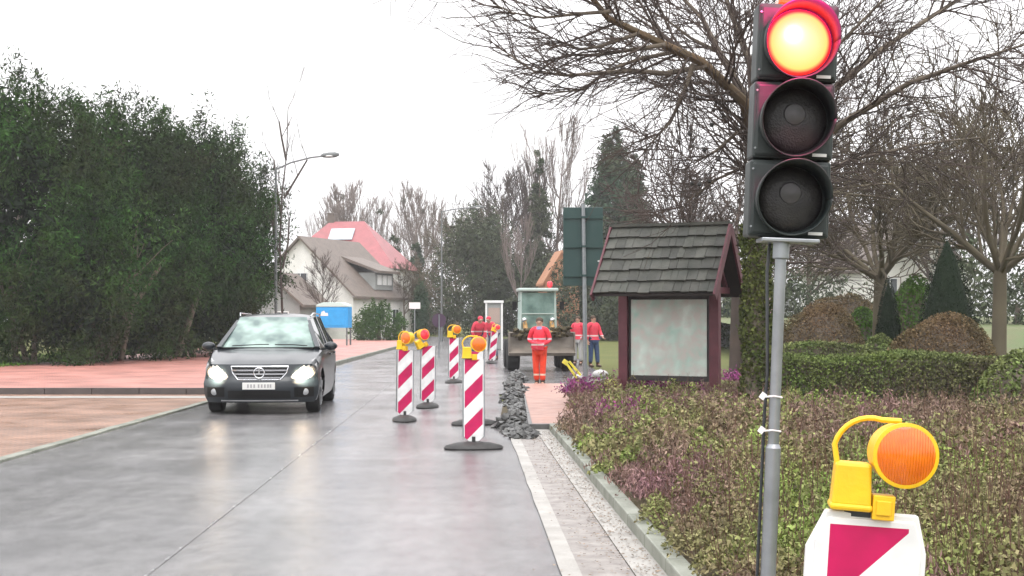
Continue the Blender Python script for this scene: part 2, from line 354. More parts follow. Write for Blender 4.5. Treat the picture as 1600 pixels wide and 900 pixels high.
# left side: low brown apron, raised red pavement beyond
sheet('pavement_apron', [(-17, 30), (-17, -6), (-5.75, -6), (-5.9, 30)], .006, M['brick_brown'])
kerb('kerb_apron', lambda y: -5.92, .14, .035, -6, 29.8)
mb = MB(); mb.box((-11.5, 63, -.05), (10.8, 66, .34)); o = mb.build('pavement', M['brick']); o['kind'] = 'structure'
kerb('kerb_pavement', lambda y: -6.10, .14, .13, 30, 96)
mb = MB()
x = -16.9
while x < -6.0: mb.box((x + .5, 29.9, .02), (.985, .17, .24)); x += 1.0
o = mb.build('kerb_pavement_front', M['rubber']); o['kind'] = 'structure'
o.data.materials[0] = mat('dark front kerb', (.09, .075, .07), (.06, .05, .048), 3, .5)  # front kerb face darker than the other kerbs
sheet('drain_strip', [(-16, 28.4), (-6.2, 28.4), (-6.2, 29.1), (-16, 29.1)], .012, M['concrete'])
# dug-up footway on the right
strip('footway', lambda y: .30 - .005 * (y - 20), lambda y: .95 + .02 * (y - 20), .09, M['slab'], 20.6, 33, 10)
mb = MB(); mb.box((.61, 33.05, .0), (.75, .1, .16)); mb.box((.64, 20.52, .02), (.72, .14, .14)); mb.box((.27, 26.8, .03), (.06, 12.4, .1)); o = mb.build('footway_edge', M['rubble']); o['kind'] = 'structure'
sheet('trench', [(.0, 18.8), (.33, 18.8), (.33, 33), (-.12, 33), (-.2, 22)], .006, M['soil'])

# ---------------------------------------------------------------- rubble, ground cover
def rocks(name, pts, lo, hi, m, squash=.7):
    mb = MB()
    for p in pts:
        s = random.uniform(lo, hi); n = 7
        V = [Vector(rv(RNG)) for _ in range(9)]
        import bmesh
        b = bmesh.new()
        for v in V: b.verts.new(Vector((v.x, v.y, v.z * squash)) * s + Vector(p))
        bmesh.ops.convex_hull(b, input=b.verts); b.verts.ensure_lookup_table(); b.verts.index_update()
        mb.add([v.co for v in b.verts], [[v.index for v in f.verts] for f in b.faces]); b.free()
    return mb.build(name, m)
pts = []
for i in range(1100):
    y = random.uniform(18.9, 37.5); c = .08 + .16 * math.sin(y * 1.1) * .5 ; hh = .08 + .12 * max(0, math.sin(y * .9 + 1.2)) + (.14 if y > 30 else 0)
    x = c + random.gauss(0, .10); pts.append((x, y, max(0.02, random.uniform(0, hh) * (1 - min(1, abs(x - c) / .34)))))
tag(rocks('rubble', pts, .03, .10, M['rubble']), 'dark broken asphalt and stones heaped along the opened trench', 'rubble', kind='stuff')

def hn(x, y): return .5 + .25 * math.sin(x * 1.7 + y * .9) + .25 * math.sin(x * .8 - y * 1.3 + 2)
def bed_h(x, y):
    e = min(1, max(0, (x - xk(y) - .14) / .8)); e = e ** .7
    return .08 + e * (.06 + .12 * hn(x, y))
rows = []
for j in range(60):
    y = 4 + j * .42
    r0 = xk(min(y, 20.5)) + .13 if y < 20.5 else max(.95 + .02 * (y - 20), xk(20.5))
    rows.append([(r0 + (12 - r0) * (i / 40) ** 1.6, y, bed_h(r0 + (12 - r0) * (i / 40) ** 1.6, y) - .04 if i else .02) for i in range(41)])
o = MB().grid(rows).build('flower_bed_soil', M['soil'], fix=False); o['kind'] = 'structure'
patch = lambda x, y: math.sin(x * 2.1 + y * 1.1 + 1) + math.sin(x * 1.3 - y * .8) + .6 * math.sin(x * 5 + y * 4)
r_ = np.random.default_rng(19); LG, LH, ST = [], [], []
y = 6.2; plants = []
while y < 27:
    stp = .21 + .004 * y; x0 = (xk(y) + .24) if y < 20.5 else 1.05 + .02 * (y - 20); x = x0
    while x < y * .42 + .8:
        plants.append((x + r_.normal() * .06, y + r_.normal() * .06)); x += stp * r_.uniform(.75, 1.3)
    y += stp * .9
for (x, y) in plants:
    if r_.uniform() < .05: continue
    ed = x - xk(min(y, 20.5)); g = patch(x, y) + r_.normal() * .55 + .85 + (14.0 - y) * .14 + (.9 if .9 < ed < 2.8 else -.6) > .1
    hgt = r_.uniform(.18, .50) * (.55 if ed < .45 else 1) * (1.0 if y < 20 else .85); rad = r_.uniform(.12, .22); z0 = bed_h(x, y)
    near = 1.0 if y < 12 else (.55 if y < 17 else .34)
    n = int((260 if g else 230) * near); u = r_.uniform(0, 1, n); a = r_.uniform(0, 6.283, n)
    rr_ = rad * np.sqrt(u) * r_.uniform(.8, 1.15, n); zz = hgt * np.clip(1 - (rr_ / rad) ** 2 * .75, .05, 1) * r_.uniform(.35, 1.05, n)
    Q = np.stack([x + np.cos(a) * rr_, y + np.sin(a) * rr_, z0 + zz], 1)
    if g: LG.append((Q, y))
    else: LH.append((Q, y))
    for k in range(int(5 * near)):      # twigs sticking out
        a_ = r_.uniform(0, 6.283); q = r_.uniform(.3, 1) * rad; h2 = hgt * r_.uniform(.9, 1.45)
        ST.append(((x + math.cos(a_) * q * .2, y + math.sin(a_) * q * .2, z0), (x + math.cos(a_) * q, y + math.sin(a_) * q, z0 + h2), .003, .002))
def lv(lst, L, Wd, up):
    out = []
    for nr, k in ((True, 1.0), (False, 1.6)):
        P = [q for q, y in lst if (y < 12) == nr]
        if P: out.append(leaf_quads(np.concatenate(P), L * k, Wd * k, RNG, up))
    return np.concatenate(out)
tag(link('ground_cover', fast_mesh('ground_cover', lv(LG, .034, .019, .3)), M['cover']), 'olive green low shrubs covering the bed behind the kerb', 'ground cover', kind='stuff')
tag(link('heather', fast_mesh('heather', lv(LH, .046, .011, 1.3)), M['heather']), 'purple brown heather shoots spread through the bed', 'heather', kind='stuff')
tag(link('bare_shoots', seg_mesh('bare_shoots', ST, 3), mat('reddish shoots', (.17, .09, .07), (.10, .07, .05), 3, .8, spec=.1)), 'thin reddish bare shoots sticking up out of the low shrubs', 'shoots', kind='stuff')
lf = np.stack([r_.uniform(.0, 1, 2600), r_.uniform(6, 20, 2600) + .0, np.zeros(2600)], 1); e_ = np.abs(r_.normal(size=2600)) * .22
lf[:, 0] = 1.33 - .039 * lf[:, 1] - .02 - e_ ; lf[:, 2] = .02 + r_.uniform(0, .01, 2600)
LQ = leaf_quads(lf, .030, .018, r_); LQ[:, :, 2] = .020 + np.abs(LQ[:, :, 2] - .02) * .35
tag(link('fallen_leaves', fast_mesh('fallen_leaves', LQ), mat('fallen leaves and grit', (.13, .08, .05), (.22, .17, .12), 4, .7, island=.5)), 'brown leaves and grit lying in the gutter along the kerb', 'leaves', kind='stuff')
bl = []
for px, py, rr, n in [(905, 612, .28, 700), (1000, 606, .4, 900), (1150, 590, .35, 700), (942, 655, .13, 120), (990, 655, .1, 80), (1090, 612, .25, 300)]:
    g = G(px, py + 28)
    for _ in range(n):
        a = random.gauss(0, rr * .6); b_ = random.gauss(0, rr * .9); bl.append((g.x + a, g.y + b_, bed_h(g.x + a, g.y + b_) + .14 + abs(random.gauss(0, .10))))
tag(link('blooming_heather', fast_mesh('blooming_heather', leaf_quads(np.array(bl), .06, .03, RNG, 1)), M['bloom']), 'magenta heather blooms beside the notice shelter', 'heather', kind='stuff')

# ---------------------------------------------------------------- hedges and clipped shrubs
def shrub(name, label, cat, c, size, m, N, L, Wd, shape='ell', group=None, up=.3, rz=0, core=None):
    """clipped shrub: leaves over a rounded surface, dense twiggy core"""
    rng = np.random.default_rng(abs(hash(label)) % 999 if False else len(label) * 7 + int(size[0] * 10))
    u = rng.uniform(-1, 1, (N * 2, 3))
    if shape == 'ell':
        v = rng.normal(size=(N, 3)); v /= np.linalg.norm(v, axis=1)[:, None]; v *= (1 - np.abs(rng.normal(size=(N, 1))) * .12)
        v[:, 2] = np.abs(v[:, 2]) * 1.0
        P = v * np.array([size[0] / 2, size[1] / 2, size[2]])
        P *= (1 + .05 * np.sin(P[:, :1] * 4 + P[:, 1:2] * 3))
    elif shape == 'cone':
        t = 1 - np.sqrt(rng.uniform(0, 1, N)); a = rng.uniform(0, 2 * np.pi, N); k = (1 - t) ** .62 * (1 - np.abs(rng.normal(size=N)) * .12) * np.where(t < .1, .85 + t * 1.5, 1)
        P = np.stack([np.cos(a) * k * size[0] / 2, np.sin(a) * k * size[1] / 2, t * size[2]], 1)
    else:
        v = rng.uniform(-1, 1, (N, 3)); ax = rng.choice(5, N, p=[.12, .12, .3, .06, .40])
        for k_, (i, s_) in enumerate([(0, -1), (0, 1), (1, -1), (1, 1), (2, 1)]): v[ax == k_, i] = s_
        v *= (1 - np.abs(rng.normal(size=(N, 1))) * .03)
        P = np.stack([v[:, 0] * size[0] / 2, v[:, 1] * size[1] / 2, (v[:, 2] + 1) / 2 * size[2]], 1)
        P[:, 2] += .05 * np.sin(P[:, 0] * 2.3 + 1) * (P[:, 2] / size[2])
        P += rng.normal(size=P.shape) * .025
    t = thing(name, label, cat, c, rz, group)
    link('foliage', fast_mesh('foliage', leaf_quads(P, L, Wd, rng, up)), M[m], t)
    mb = MB()
    if shape == 'ell': mb.sph((0, 0, 0), 1, 16, 8, (size[0] * .43, size[1] * .43, size[2] * .88))
    elif shape == 'cone': mb.lathe([(size[0] * .33, 0), (size[0] * .38, size[2] * .2), (size[0] * .27, size[2] * .5), (size[0] * .12, size[2] * .8), (.02, size[2] * .93)], (0, 0, 0), n=14)
    else: mb.box((0, 0, size[2] * .46), (size[0] - .12, size[1] - .12, size[2] * .92))
    mb.build('branches', M[core] if core else M['bark'], t)
    return t
def at(px, d, z=0): p = W(px, 0, d); return (p.x, d, z)
shrub('box_hedge', 'long low green box hedge bordering the heather bed on the right', 'hedge', at(1392, 22.6), (4.3, 1.5, 1.02), 'box', 44000, .05, .03, 'box', 'clipped hedges', rz=R(-6))
shrub('low_hedge', 'narrow dark clipped hedge in front of the brown mounded shrub', 'hedge', at(1262, 34), (2.9, .6, .97), 'box', 9000, .07, .04, 'box', 'clipped hedges')
shrub('brown_shrub', 'wide rounded reddish brown shrub behind the narrow dark hedge', 'shrub', at(1282, 38), (2.9, 1.8, 2.0), 'beech', 24000, .055, .035, group='brown rounded shrubs')
shrub('brown_shrub', 'small olive brown shrub at the foot of the small dark cone', 'shrub', at(1372, 31), (1.1, 1.0, 1.28), 'box', 7000, .07, .04, group='brown rounded shrubs')
shrub('brown_shrub', 'large rust brown rounded shrub beneath the big dark cone', 'shrub', at(1472, 29), (2.6, 2.0, 1.72), 'beech', 30000, .05, .03, group='brown rounded shrubs')
shrub('brown_shrub', 'olive shrub at the right edge behind the amber warning lamp', 'shrub', at(1600, 20), (1.7, 1.7, 1.2), 'box', 9000, .06, .04, group='brown rounded shrubs')
shrub('clipped_yew', 'small black green cone of clipped yew above the brown shrubs', 'yew', at(1388, 36), (.98, .98, 2.7), 'dark_yew', 7000, .06, .025, 'cone', 'clipped dark yews', up=1, core='dark_yew')
shrub('clipped_yew', 'tall black green clipped yew rising at the right edge', 'yew', at(1480, 34), (1.9, 1.9, 3.75), 'dark_yew', 9000, .06, .025, 'cone', 'clipped dark yews', up=1, core='dark_yew')
shrub('laurel', 'bright green laurel bush between the two dark clipped yews', 'bush', at(1425, 42), (1.9, 1.6, 2.9), 'green', 8000, .11, .06)
shrub('green_shrub', 'low light green shrub on the lawn left of the small dark cone', 'shrub', at(1345, 46), (1.4, 1.2, 2.0), 'green', 5000, .1, .06)
shrub('low_hedge', 'small green hedge end in front of the dark clipped hedge', 'hedge', at(1300, 30), (1.3, .6, .72), 'box', 5000, .06, .04, 'box', 'clipped hedges')
mb = MB(); mb.add([(7, 44, .0), (60, 44, .0), (60, 52, 1.2), (9, 52, 1.2), (10, 80, 1.7), (60, 80, 1.7)], [(0, 1, 2, 3), (3, 2, 5, 4)]); o = mb.build('lawn_bank', M['grass']); o['kind'] = 'structure'
o.data.materials[0] = mat('lawn green', (.07, .12, .03), (.12, .11, .05), .5, .8, bump=1, bscale=10)
shrub('brown_shrub', 'rusty winter hedge on the lawn bank below the pale house', 'shrub', at(1318, 52, 1.2), (3.4, 1.2, 1.3), 'beech', 6000, .1, .06, group='brown rounded shrubs')

# ---------------------------------------------------------------- big yews on the left
def blob_crown(rng, blobs, per, quad_per, cr, L, Wd, up=.6):
    """clumped foliage over a union of ellipsoids; blobs: (cx,cy,cz,rx,ry,rz)"""
    P = []
    for (cx, cy, cz, rx, ry, rz_) in blobs:
        n = int(per * (rx * rz_))
        v = rng.normal(size=(n, 3)); v /= np.linalg.norm(v, axis=1)[:, None]
        v *= rng.uniform(.72, 1.04, (n, 1)) ; c = v * [rx, ry, rz_] + [cx, cy, cz]
        c = c[c[:, 2] > .2]
        for q in c:
            k = int(quad_per * rng.uniform(.5, 1.4)); s = cr * rng.uniform(.5, 1.3)
            out = q - np.array([cx, cy, cz]); out /= np.linalg.norm(out) + 1e-6; out[2] += .5
            t = rng.uniform(-1, 1, (k, 1)); P.append(q + out * t * s * 1.2 + rng.normal(size=(k, 3)) * s * (.55 - .35 * t))
    return leaf_quads(np.concatenate(P), L, Wd, rng, up)
def yew(name, label, px, d, blobs, m='yew', seed=1, trunks=(), group='evergreens along the pavement', q=200):
    rng = np.random.default_rng(seed); base = at(px, d)
    t = thing(name, label, 'tree', base, 0, group)
    link('crown', fast_mesh('crown', blob_crown(rng, blobs, 13, q, .60, .19, .05)), M[m], t)
    segs = []
    for k in range(4):
        a = rng.uniform(0, 6.28)
        grow(segs, (rng.uniform(-.4, .4), -.3, .1), (math.cos(a) * .4, -.2, 1), blobs[0][2] * .7, .10, 1, rng, 4, .6, .1, .4)
    for p0, p1, r in trunks: segs.append((p0, p1, r, r * .6))
    link('trunk', seg_mesh('trunk', segs, 6), M['bark'], t)
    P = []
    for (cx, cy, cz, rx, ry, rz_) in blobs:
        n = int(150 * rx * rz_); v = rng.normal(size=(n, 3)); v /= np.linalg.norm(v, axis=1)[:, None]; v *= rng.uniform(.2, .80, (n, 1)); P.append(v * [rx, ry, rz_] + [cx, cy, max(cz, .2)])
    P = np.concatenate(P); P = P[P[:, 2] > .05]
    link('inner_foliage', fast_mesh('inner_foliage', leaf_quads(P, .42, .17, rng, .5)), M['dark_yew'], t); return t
yew('yew_tree', 'tall dark evergreen leftmost beside the pavement', 40, 46, [(0, 0, 4.5, 3.2, 2.8, 4.6), (-1, .5, 7.5, 2.2, 2, 2.2), (1.6, -.6, 2.4, 2.3, 2.2, 2.4), (-3, 0, 4, 2.4, 2, 4)], seed=3)
yew('yew_tree', 'tallest dark evergreen with ragged top near the left side', 185, 51, [(0, 0, 4.6, 3.0, 2.8, 4.3), (-.9, .3, 7.6, 1.7, 1.6, 1.7), (1.1, .2, 7.2, 1.8, 1.6, 1.6), (.4, -1, 2, 2.8, 2.4, 2.2)], seed=4,
    trunks=[((.2, -2.9, .3), (2.3, -2.6, 3.6), .12), ((.9, -2.9, .2), (1.5, -2.7, 3.2), .1)])
yew('yew_tree', 'broad dark evergreen with a lighter green crest', 300, 55, [(0, 0, 4.4, 3.0, 2.6, 4.2), (.3, .2, 7.4, 1.6, 1.5, 1.8), (-1.5, 0, 6.4, 1.7, 1.6, 1.9), (0, -.8, 2, 2.6, 2.2, 2.2)], seed=5,
    trunks=[((-1.6, -2.9, .2), (.4, -2.6, 3.3), .13), ((.1, -2.8, .2), (.9, -2.6, 2.8), .16)])
yew('yew_tree', 'shorter dark evergreen at the end of the row by the street lamp', 372, 60, [(0, 0, 5.0, 1.9, 2.2, 3.0), (-.6, .1, 7.2, 1.2, 1.3, 1.4), (.4, -.3, 3.7, 1.5, 1.6, 1.7), (-1.5, -.2, 2.2, 1.6, 1.6, 2.2)], seed=6)
yew('yew_tree', 'low bright green evergreen in front of the dark row', 165, 47.5, [(0, 0, 4.4, 2.1, 1.0, 1.5), (-1.2, .2, 3.6, 1.6, 1.0, 1.3)], m='yew_fresh', seed=8, q=60)
# grassy verge with leaves
sheet('verge', [(-60, 30), (-16.4, 30), (-15.6, 48), (-15.2, 68), (-16.9, 96), (-60, 96)], .13, M['grass'])
v = RNG.uniform(0, 1, (9000, 3)); P = np.stack([-19 + v[:, 0] * 3.7, 36 + v[:, 1] * 32, .14 + v[:, 2] * .06], 1)
P[:, 0] += (P[:, 1] - 40) * .02
tag(link('verge_grass', fast_mesh('verge_grass', leaf_quads(P, .13, .02, RNG, 2)), M['green']), 'grass edge between the red pavement and the dark evergreens', 'grass', kind='stuff')

# ---------------------------------------------------------------- bare trees
def bare(seed, H, R0, lvl=4, kids=5, spread=.6, lift=.22, minr=.02, shrink=.6, trunk=.45, n=4, wob=.1):
    rng = np.random.default_rng(seed); ts = []; cs = []
    p = Vector((0, 0, 0)); d = Vector((0, 0, 1)); k = 8; pts = []
    for i in range(k):
        d = (d + rv(rng) * .05 + Vector((0, 0, .1))).normalized(); q = p + d * H * .85 / k
        r0 = R0 * (1 - .8 * i / k); r1 = R0 * (1 - .8 * (i + 1) / k); ts.append((tuple(p), tuple(q), r0, r1)); p = q; pts.append((q, r1))
    for q, r in pts:
        if q.z < H * trunk * .7: continue
        for j in range(3):
            s = rv(rng); s.z = abs(s.z) * .3; s.normalize()
            L = H * .30 * (1.25 - q.z / H)
            grow(cs, q, s + Vector((0, 0, .5 + lift)), L * rng.uniform(.8, 1.3), r * .55, lvl - 2, rng, kids, spread, lift, .5, wob, 5, shrink, minr)
    return seg_mesh('trunk', ts, 8), seg_mesh('crown', cs, n)
VAR = [bare(21, 13, .22, 4, 7), bare(22, 13, .20, 4, 7, .45, .35), bare(23, 13, .26, 5, 5, .7, .12)]
VAR2 = bare(24, 15, .15, 4, 7, .3, .5, .012)
def bare_tree(label, px, d, H, mats=('twig', 'bark'), var=0, base=13, name='bare_tree', group='leafless trees of the background', z=0, wide=1):
    t = thing(name, label, 'tree', at(px, d, z), RNG.uniform(0, 6), group); s = H / base; t.scale = (s * wide, s * wide, s)
    tm, cm = (VAR[var] if var < 3 else VAR2)
    tm = tm.copy() if False else tm
    for nm, me, mt in (('trunk', tm, mats[1]), ('crown', cm, mats[0])):
        o = bpy.data.objects.new(nm, me); col.objects.link(o); o.parent = t
        if not me.materials: me.materials.append(M[mt])
        o.material_slots[0].link = 'OBJECT'; o.material_slots[0].material = M[mt]
    return t
for i, (px, d, H, var, mt, wide, lab) in enumerate([
    (520, 175, 16.5, 3, 'twig_pale', 1, 'thin leafless tree rising just above the red roof'),
    (540, 165, 16.6, 1, 'twig_pale', 1, 'small leafless tree behind the right slope of the red roof'),
    (592, 170, 15.6, 3, 'twig_pale', 1.2, 'slender leafless tree between red roof and little conifer'),
    (650, 160, 16.0, 1, 'twig_pale', 1, 'slim leafless tree left of the far street lamp'),
    (672, 168, 15, 3, 'twig_pale', 1, 'slim leafless tree just touching the far street lamp mast'),
    (716, 150, 12, 2, 'twig_olive', 1, 'olive leafless tree right of the far street lamp mast'),
    (790, 125, 14.5, 0, 'twig', .9, 'broad reddish leafless tree left of the green sign back'),
    (826, 128, 15.3, 1, 'twig', .8, 'tall reddish leafless tree beside the dark pine tip'),
    (868, 132, 20, 3, 'twig_pale', 1.1, 'tallest pale leafless tree left of the big spruce'),
    (812, 100, 8.6, 3, 'twig_pale', .9, 'white stemmed birch above the wheel loader'),
    (895, 118, 10.5, 0, 'twig', .9, 'leafless tree directly behind the green sign back'),
    (760, 140, 12.5, 2, 'twig_olive', 1.1, 'leafless tree above the white site cabin'),
    (632, 110, 5.8, 2, 'twig_olive', .9, 'small leafless tree at the right corner of the old house'),
    (1085, 105, 12, 2, 'twig', 1, 'distant leafless tree behind the shelter roof ridge'),
    (505, 90, 5.6, 0, 'twig', .8, 'leafless garden tree in front of the white gable'),
    (1265, 80, 9, 2, 'twig', 1.1, 'grey leafless tree behind the signal pole'),
    (1210, 95, 10, 0, 'twig', 1, 'grey leafless tree behind the ivy covered trunk'),
    (1460, 85, 11, 2, 'twig', 1.1, 'leafless tree far right behind the tall clipped yew'),
    (1560, 70, 12, 0, 'twig', 1.1, 'leafless tree outermost on the right side'),
    (20, 75, 13, 1, 'twig', 1, 'leafless tree outermost on the left behind the evergreens'),
    (150, 70, 11.3, 1, 'twig', 1, 'leafless twigs sticking up behind the evergreen row'),
    ]):
    bare_tree(lab, px, d, H, (mt, 'twig_pale' if mt == 'twig_pale' else 'bark'), var, 15 if var == 3 else 13, wide=wide)
# mistletoe balls high in the slim far trees
def balls(name, label, cat, spots, group, m='yew'):
    for k, (px, py, d, r) in enumerate(spots):
        p = W(px, py, d); rng = np.random.default_rng(k + 50); v = rng.normal(size=(160, 3)); v /= np.linalg.norm(v, axis=1)[:, None]; v *= rng.uniform(.2, 1, (160, 1)) * r
        o = link(name, fast_mesh(name, leaf_quads(v, r * .5, r * .16, rng)), M[m]); o.location = p
        tag(o, label, cat, group)
balls('mistletoe', 'dark ball of mistletoe hanging in the slim far trees left of the far lamp', 'mistletoe', [(535, 308, 168, .55), (594, 331, 165, .5), (640, 305, 160, .5), (631, 314, 160, .4), (676, 350, 168, .4), (660, 330, 160, .35)], 'mistletoe balls in the far trees', 'pine')
# thin young tree beside the near street lamp
segs = []; rng = np.random.default_rng(5); b0 = Vector((0, 0, 0))
for pp in ([(441, 490), (437, 380), (441, 300), (448, 240), (450, 170)], [(438, 330), (432, 290), (428, 250)], [(444, 310), (465, 275), (480, 250)], [(447, 250), (440, 215), (436, 190)], [(441, 420), (450, 380), (452, 340)], [(438, 400), (428, 370), (424, 330)]):
    q = [W(a, b, 59) - Vector(at(441, 59)) for a, b in pp]
    for i in range(len(q) - 1): segs.append((tuple(q[i]), tuple(q[i + 1]), .05 - .008 * i, .05 - .008 * (i + 1)))
    for i in range(1, len(q)): grow(segs, q[i], (rng.normal() * .5, rng.normal() * .5, .8), 1.2, .018, 1, rng, 4, .5, .3, .4, minr=.008)
q0 = W(441, 490, 59) - Vector(at(441, 59)); segs.append(((q0.x, 0, 0), tuple(q0), .06, .05))
t = thing('young_tree', 'thin young leafless tree right next to the near street lamp', 'tree', at(441, 59)); link('trunk', seg_mesh('trunk', segs, 5), M['twig'], t)

# ---------------------------------------------------------------- conifers and far evergreen masses
def conifer(label, px, d, H, Wd, seed, m='spruce', name='spruce', base=0, N=26000, L=.42, sweep=.25):
    rng = np.random.default_rng(seed); t = thing(name, label, 'tree', at(px, d), 0, 'conifers of the background')
    P = []; nb = int(N / 45)
    for i in range(nb):
        h = 1 - math.sqrt(rng.uniform(0, 1)) ; h = base + (1 - base) * (h * .97 + .02); a = rng.uniform(0, 6.28)
        rad = (1 - h) ** .72 * Wd / 2 * rng.uniform(.75, 1.12) + .12; k = 45
        s = rng.uniform(.15, 1, k) ** .7
        x = np.cos(a) * rad * s; y = np.sin(a) * rad * s; z = H * h - sweep * rad * s ** 1.5 * 1.2 + rng.normal(size=k) * .10
        sp = .07 + .16 * rad * s * .5
        P.append(np.stack([x + rng.normal(size=k) * sp, y + rng.normal(size=k) * sp, z + rng.normal(size=k) * .05], 1))
    link('crown', fast_mesh('crown', leaf_quads(np.concatenate(P), L, L * .3, rng, -.3)), M[m], t)
    mb = MB(); mb.cyl((0, 0, 0), (0, 0, H * .96), .22 * H / 15, .02, 8); mb.build('trunk', M['bark'], t); return t
conifer('tall broad blue green spruce left of the big bare crown', 958, 108, 16.7, 8.2, 31, N=80000, L=.36)
conifer('slightly lower spruce top leaning on the right flank of the tall one', 990, 111, 15.2, 6.0, 32, N=45000, L=.36)
conifer('small dark conifer between the red roof and the far lamp', 616, 135, 9.9, 3.2, 33, N=12000)
conifer('narrow dark pine tip among the reddish leafless trees', 843, 122, 16.4, 3.6, 34, N=12000, m='pine')
conifer('short dark conifer left of the far lamp mast', 650, 140, 9.4, 4.0, 35, N=12000)
def mass(label, px, d, blobs, seed, m='pine', name='evergreen_tree', L=.34, per=10, q=75, cr=.7, group='evergreens of the background', cat='tree'):
    rng = np.random.default_rng(seed); t = thing(name, label, cat, at(px, d), 0, group)
    link('crown', fast_mesh('crown', blob_crown(rng, blobs, per, q, cr, L, L * .32)), M[m], t)
    mb = MB(); mb.cyl((0, 0, 0), (0, 0, blobs[0][2]), .18, .1, 8); mb.build('trunk', M['bark'], t); return t
mass('rounded grey green evergreen right of the far street lamp', 742, 118, [(0, 0, 4.5, 3.1, 2.6, 4.6), (.3, 0, 8.2, 2.2, 2, 2.3), (1.8, -.5, 6, 2.2, 2, 3.2)], 41)
mass('olive bush mass below the reddish leafless trees', 800, 122, [(0, 0, 3, 3.4, 2.4, 3.6), (2.4, 0, 4.2, 2.6, 2.2, 3.6)], 42)
mass('olive evergreen clump behind the wheel loader', 862, 115, [(0, 0, 2.6, 3.0, 2.2, 3.4), (2.4, 0, 3.6, 2.0, 2.2, 3.4)], 43)
mass('low brown green thicket left of the far lamp mast', 668, 128, [(0, 0, 2.8, 3.0, 2.4, 3.4), (-2.6, 0, 2.2, 2.2, 2, 2.8)], 44, m='twig_olive')
mass('dark thicket behind the sign post and shelter', 920, 100, [(0, 0, 2.4, 3.2, 2.2, 3.2), (3.2, 0, 2.8, 2.8, 2.2, 3.2)], 45)
mass('dark thicket seen under the shelter roof', 1020, 95, [(0, 0, 1.9, 3.6, 2, 2.4), (3.6, 0, 2, 3, 2, 2.6)], 46)
mass('green garden bush in front of the white house wall', 592, 92, [(0, 0, 1.0, 1.35, 1.0, 1.5), (-.9, -.3, .7, .8, .9, 1.0), (1.0, 0, .9, .7, .8, 1.1)], 47, m='yew_fresh', name='garden_bush', L=.2, per=40, cr=.3, group='', cat='bush')
mass('narrow dark cypress at the right end of the old house', 657, 98, [(0, 0, 1.8, .38, .4, 2.0)], 48, m='spruce', name='cypress', L=.2, per=120, cr=.25, cat='tree')
mass('dark grey green thicket behind the brown mound shrubs', 1180, 75, [(0, 0, 1.5, 3.0, 2, 2.0), (3.5, 0, 1.6, 2.6, 2, 1.9)], 49, L=.3)
mass('dark evergreen mass outermost on the right behind the clipped yews', 1590, 60, [(0, 0, 2.2, 2.6, 2, 3.0)], 50, L=.3)
mass('low evergreen seen beneath the near street lamp', 415, 100, [(0, 0, 1.6, 2.0, 2, 1.9)], 51, m='twig_olive', L=.3)
# far wood closing the horizon
P = []; rng = np.random.default_rng(77)
for i in range(1500):
    x = rng.uniform(-150, 190); y = rng.uniform(205, 240); h = 8.0 + 3.0 * math.sin(x * .11) + 2 * math.sin(x * .31 + 1) + rng.uniform(-2, 1)
    z = rng.uniform(0, 1) ** .8 * h; P.append(np.array([x, y, z]) + rng.normal(size=(26, 3)) * [1.4, 1.4, 1.0])
tag(link('far_wood', fast_mesh('far_wood', leaf_quads(np.concatenate(P), 1.1, .35, rng, .4)), M['pine']), 'hazy grey green wood closing the view behind the houses', 'wood', kind='stuff')

# ---------------------------------------------------------------- the big bare plane tree and the ivy trunk
D0 = 22.0; base = Vector(at(1183, D0)); t = thing('plane_tree', 'large bare plane tree with ivy covered trunk beside the shelter', 'tree', base)
def L3(px, py, dd=0): return W(px, py, D0 + dd) - base
mb = MB(); tr = [(0, 0, 0)] + [tuple(L3(a, b)) for a, b in ((1183, 640), (1182, 520), (1186, 400), (1190, 330))]
mb.tube(tr, [.26, .21, .19, .18, .18], 14); mb.build('trunk', M['bark'], t, smooth=True)
rng = np.random.default_rng(12)
z = rng.uniform(.2, 3.1, 9000); a = rng.uniform(0, 6.28, 9000); rr = .19 + np.abs(rng.normal(size=9000)) * .035 + .03 * np.sin(z * 5 + a * 2)
P = np.stack([np.cos(a) * rr, np.sin(a) * rr, z], 1); link('ivy', fast_mesh('ivy', leaf_quads(P, .055, .045, rng, 0)), M['ivy'], t)
limbs = [  # pixel path, depth offsets, radius
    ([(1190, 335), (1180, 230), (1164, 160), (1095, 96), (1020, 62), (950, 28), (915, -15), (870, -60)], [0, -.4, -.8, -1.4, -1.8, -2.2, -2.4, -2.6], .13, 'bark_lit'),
    ([(1188, 300), (1165, 150), (1125, 85), (1098, 30), (1060, -10), (1010, -70)], [0, .3, .6, 1, 1.4, 1.8], .09, 'bark'),
    ([(1190, 300), (1180, 120), (1150, 40), (1128, -20), (1100, -90)], [0, .8, 1.5, 2.2, 3], .10, 'bark'),
    ([(1195, 335), (1225, 240), (1290, 150), (1380, 75), (1480, 10), (1560, -40)], [0, .3, .8, 1.2, 1.8, 2.4], .11, 'bark'),
    ([(1195, 330), (1230, 260), (1320, 190), (1420, 130), (1520, 95), (1600, 70)], [0, -.3, -.9, -1.5, -2, -2.4], .09, 'bark'),
    ([(1192, 300), (1215, 160), (1250, 50), (1310, -60), (1380, -150)], [0, .5, 1.2, 2, 2.8], .11, 'bark'),
    ([(1195, 330), (1240, 290), (1330, 250), (1440, 225), (1530, 215)], [0, .8, 1.6, 2.2, 2.8], .07, 'bark'),
    ([(1192, 320), (1205, 250), (1260, 150), (1300, 80), (1420, -40)], [0, -.8, -1.4, -2, -2.6], .08, 'bark'),
]
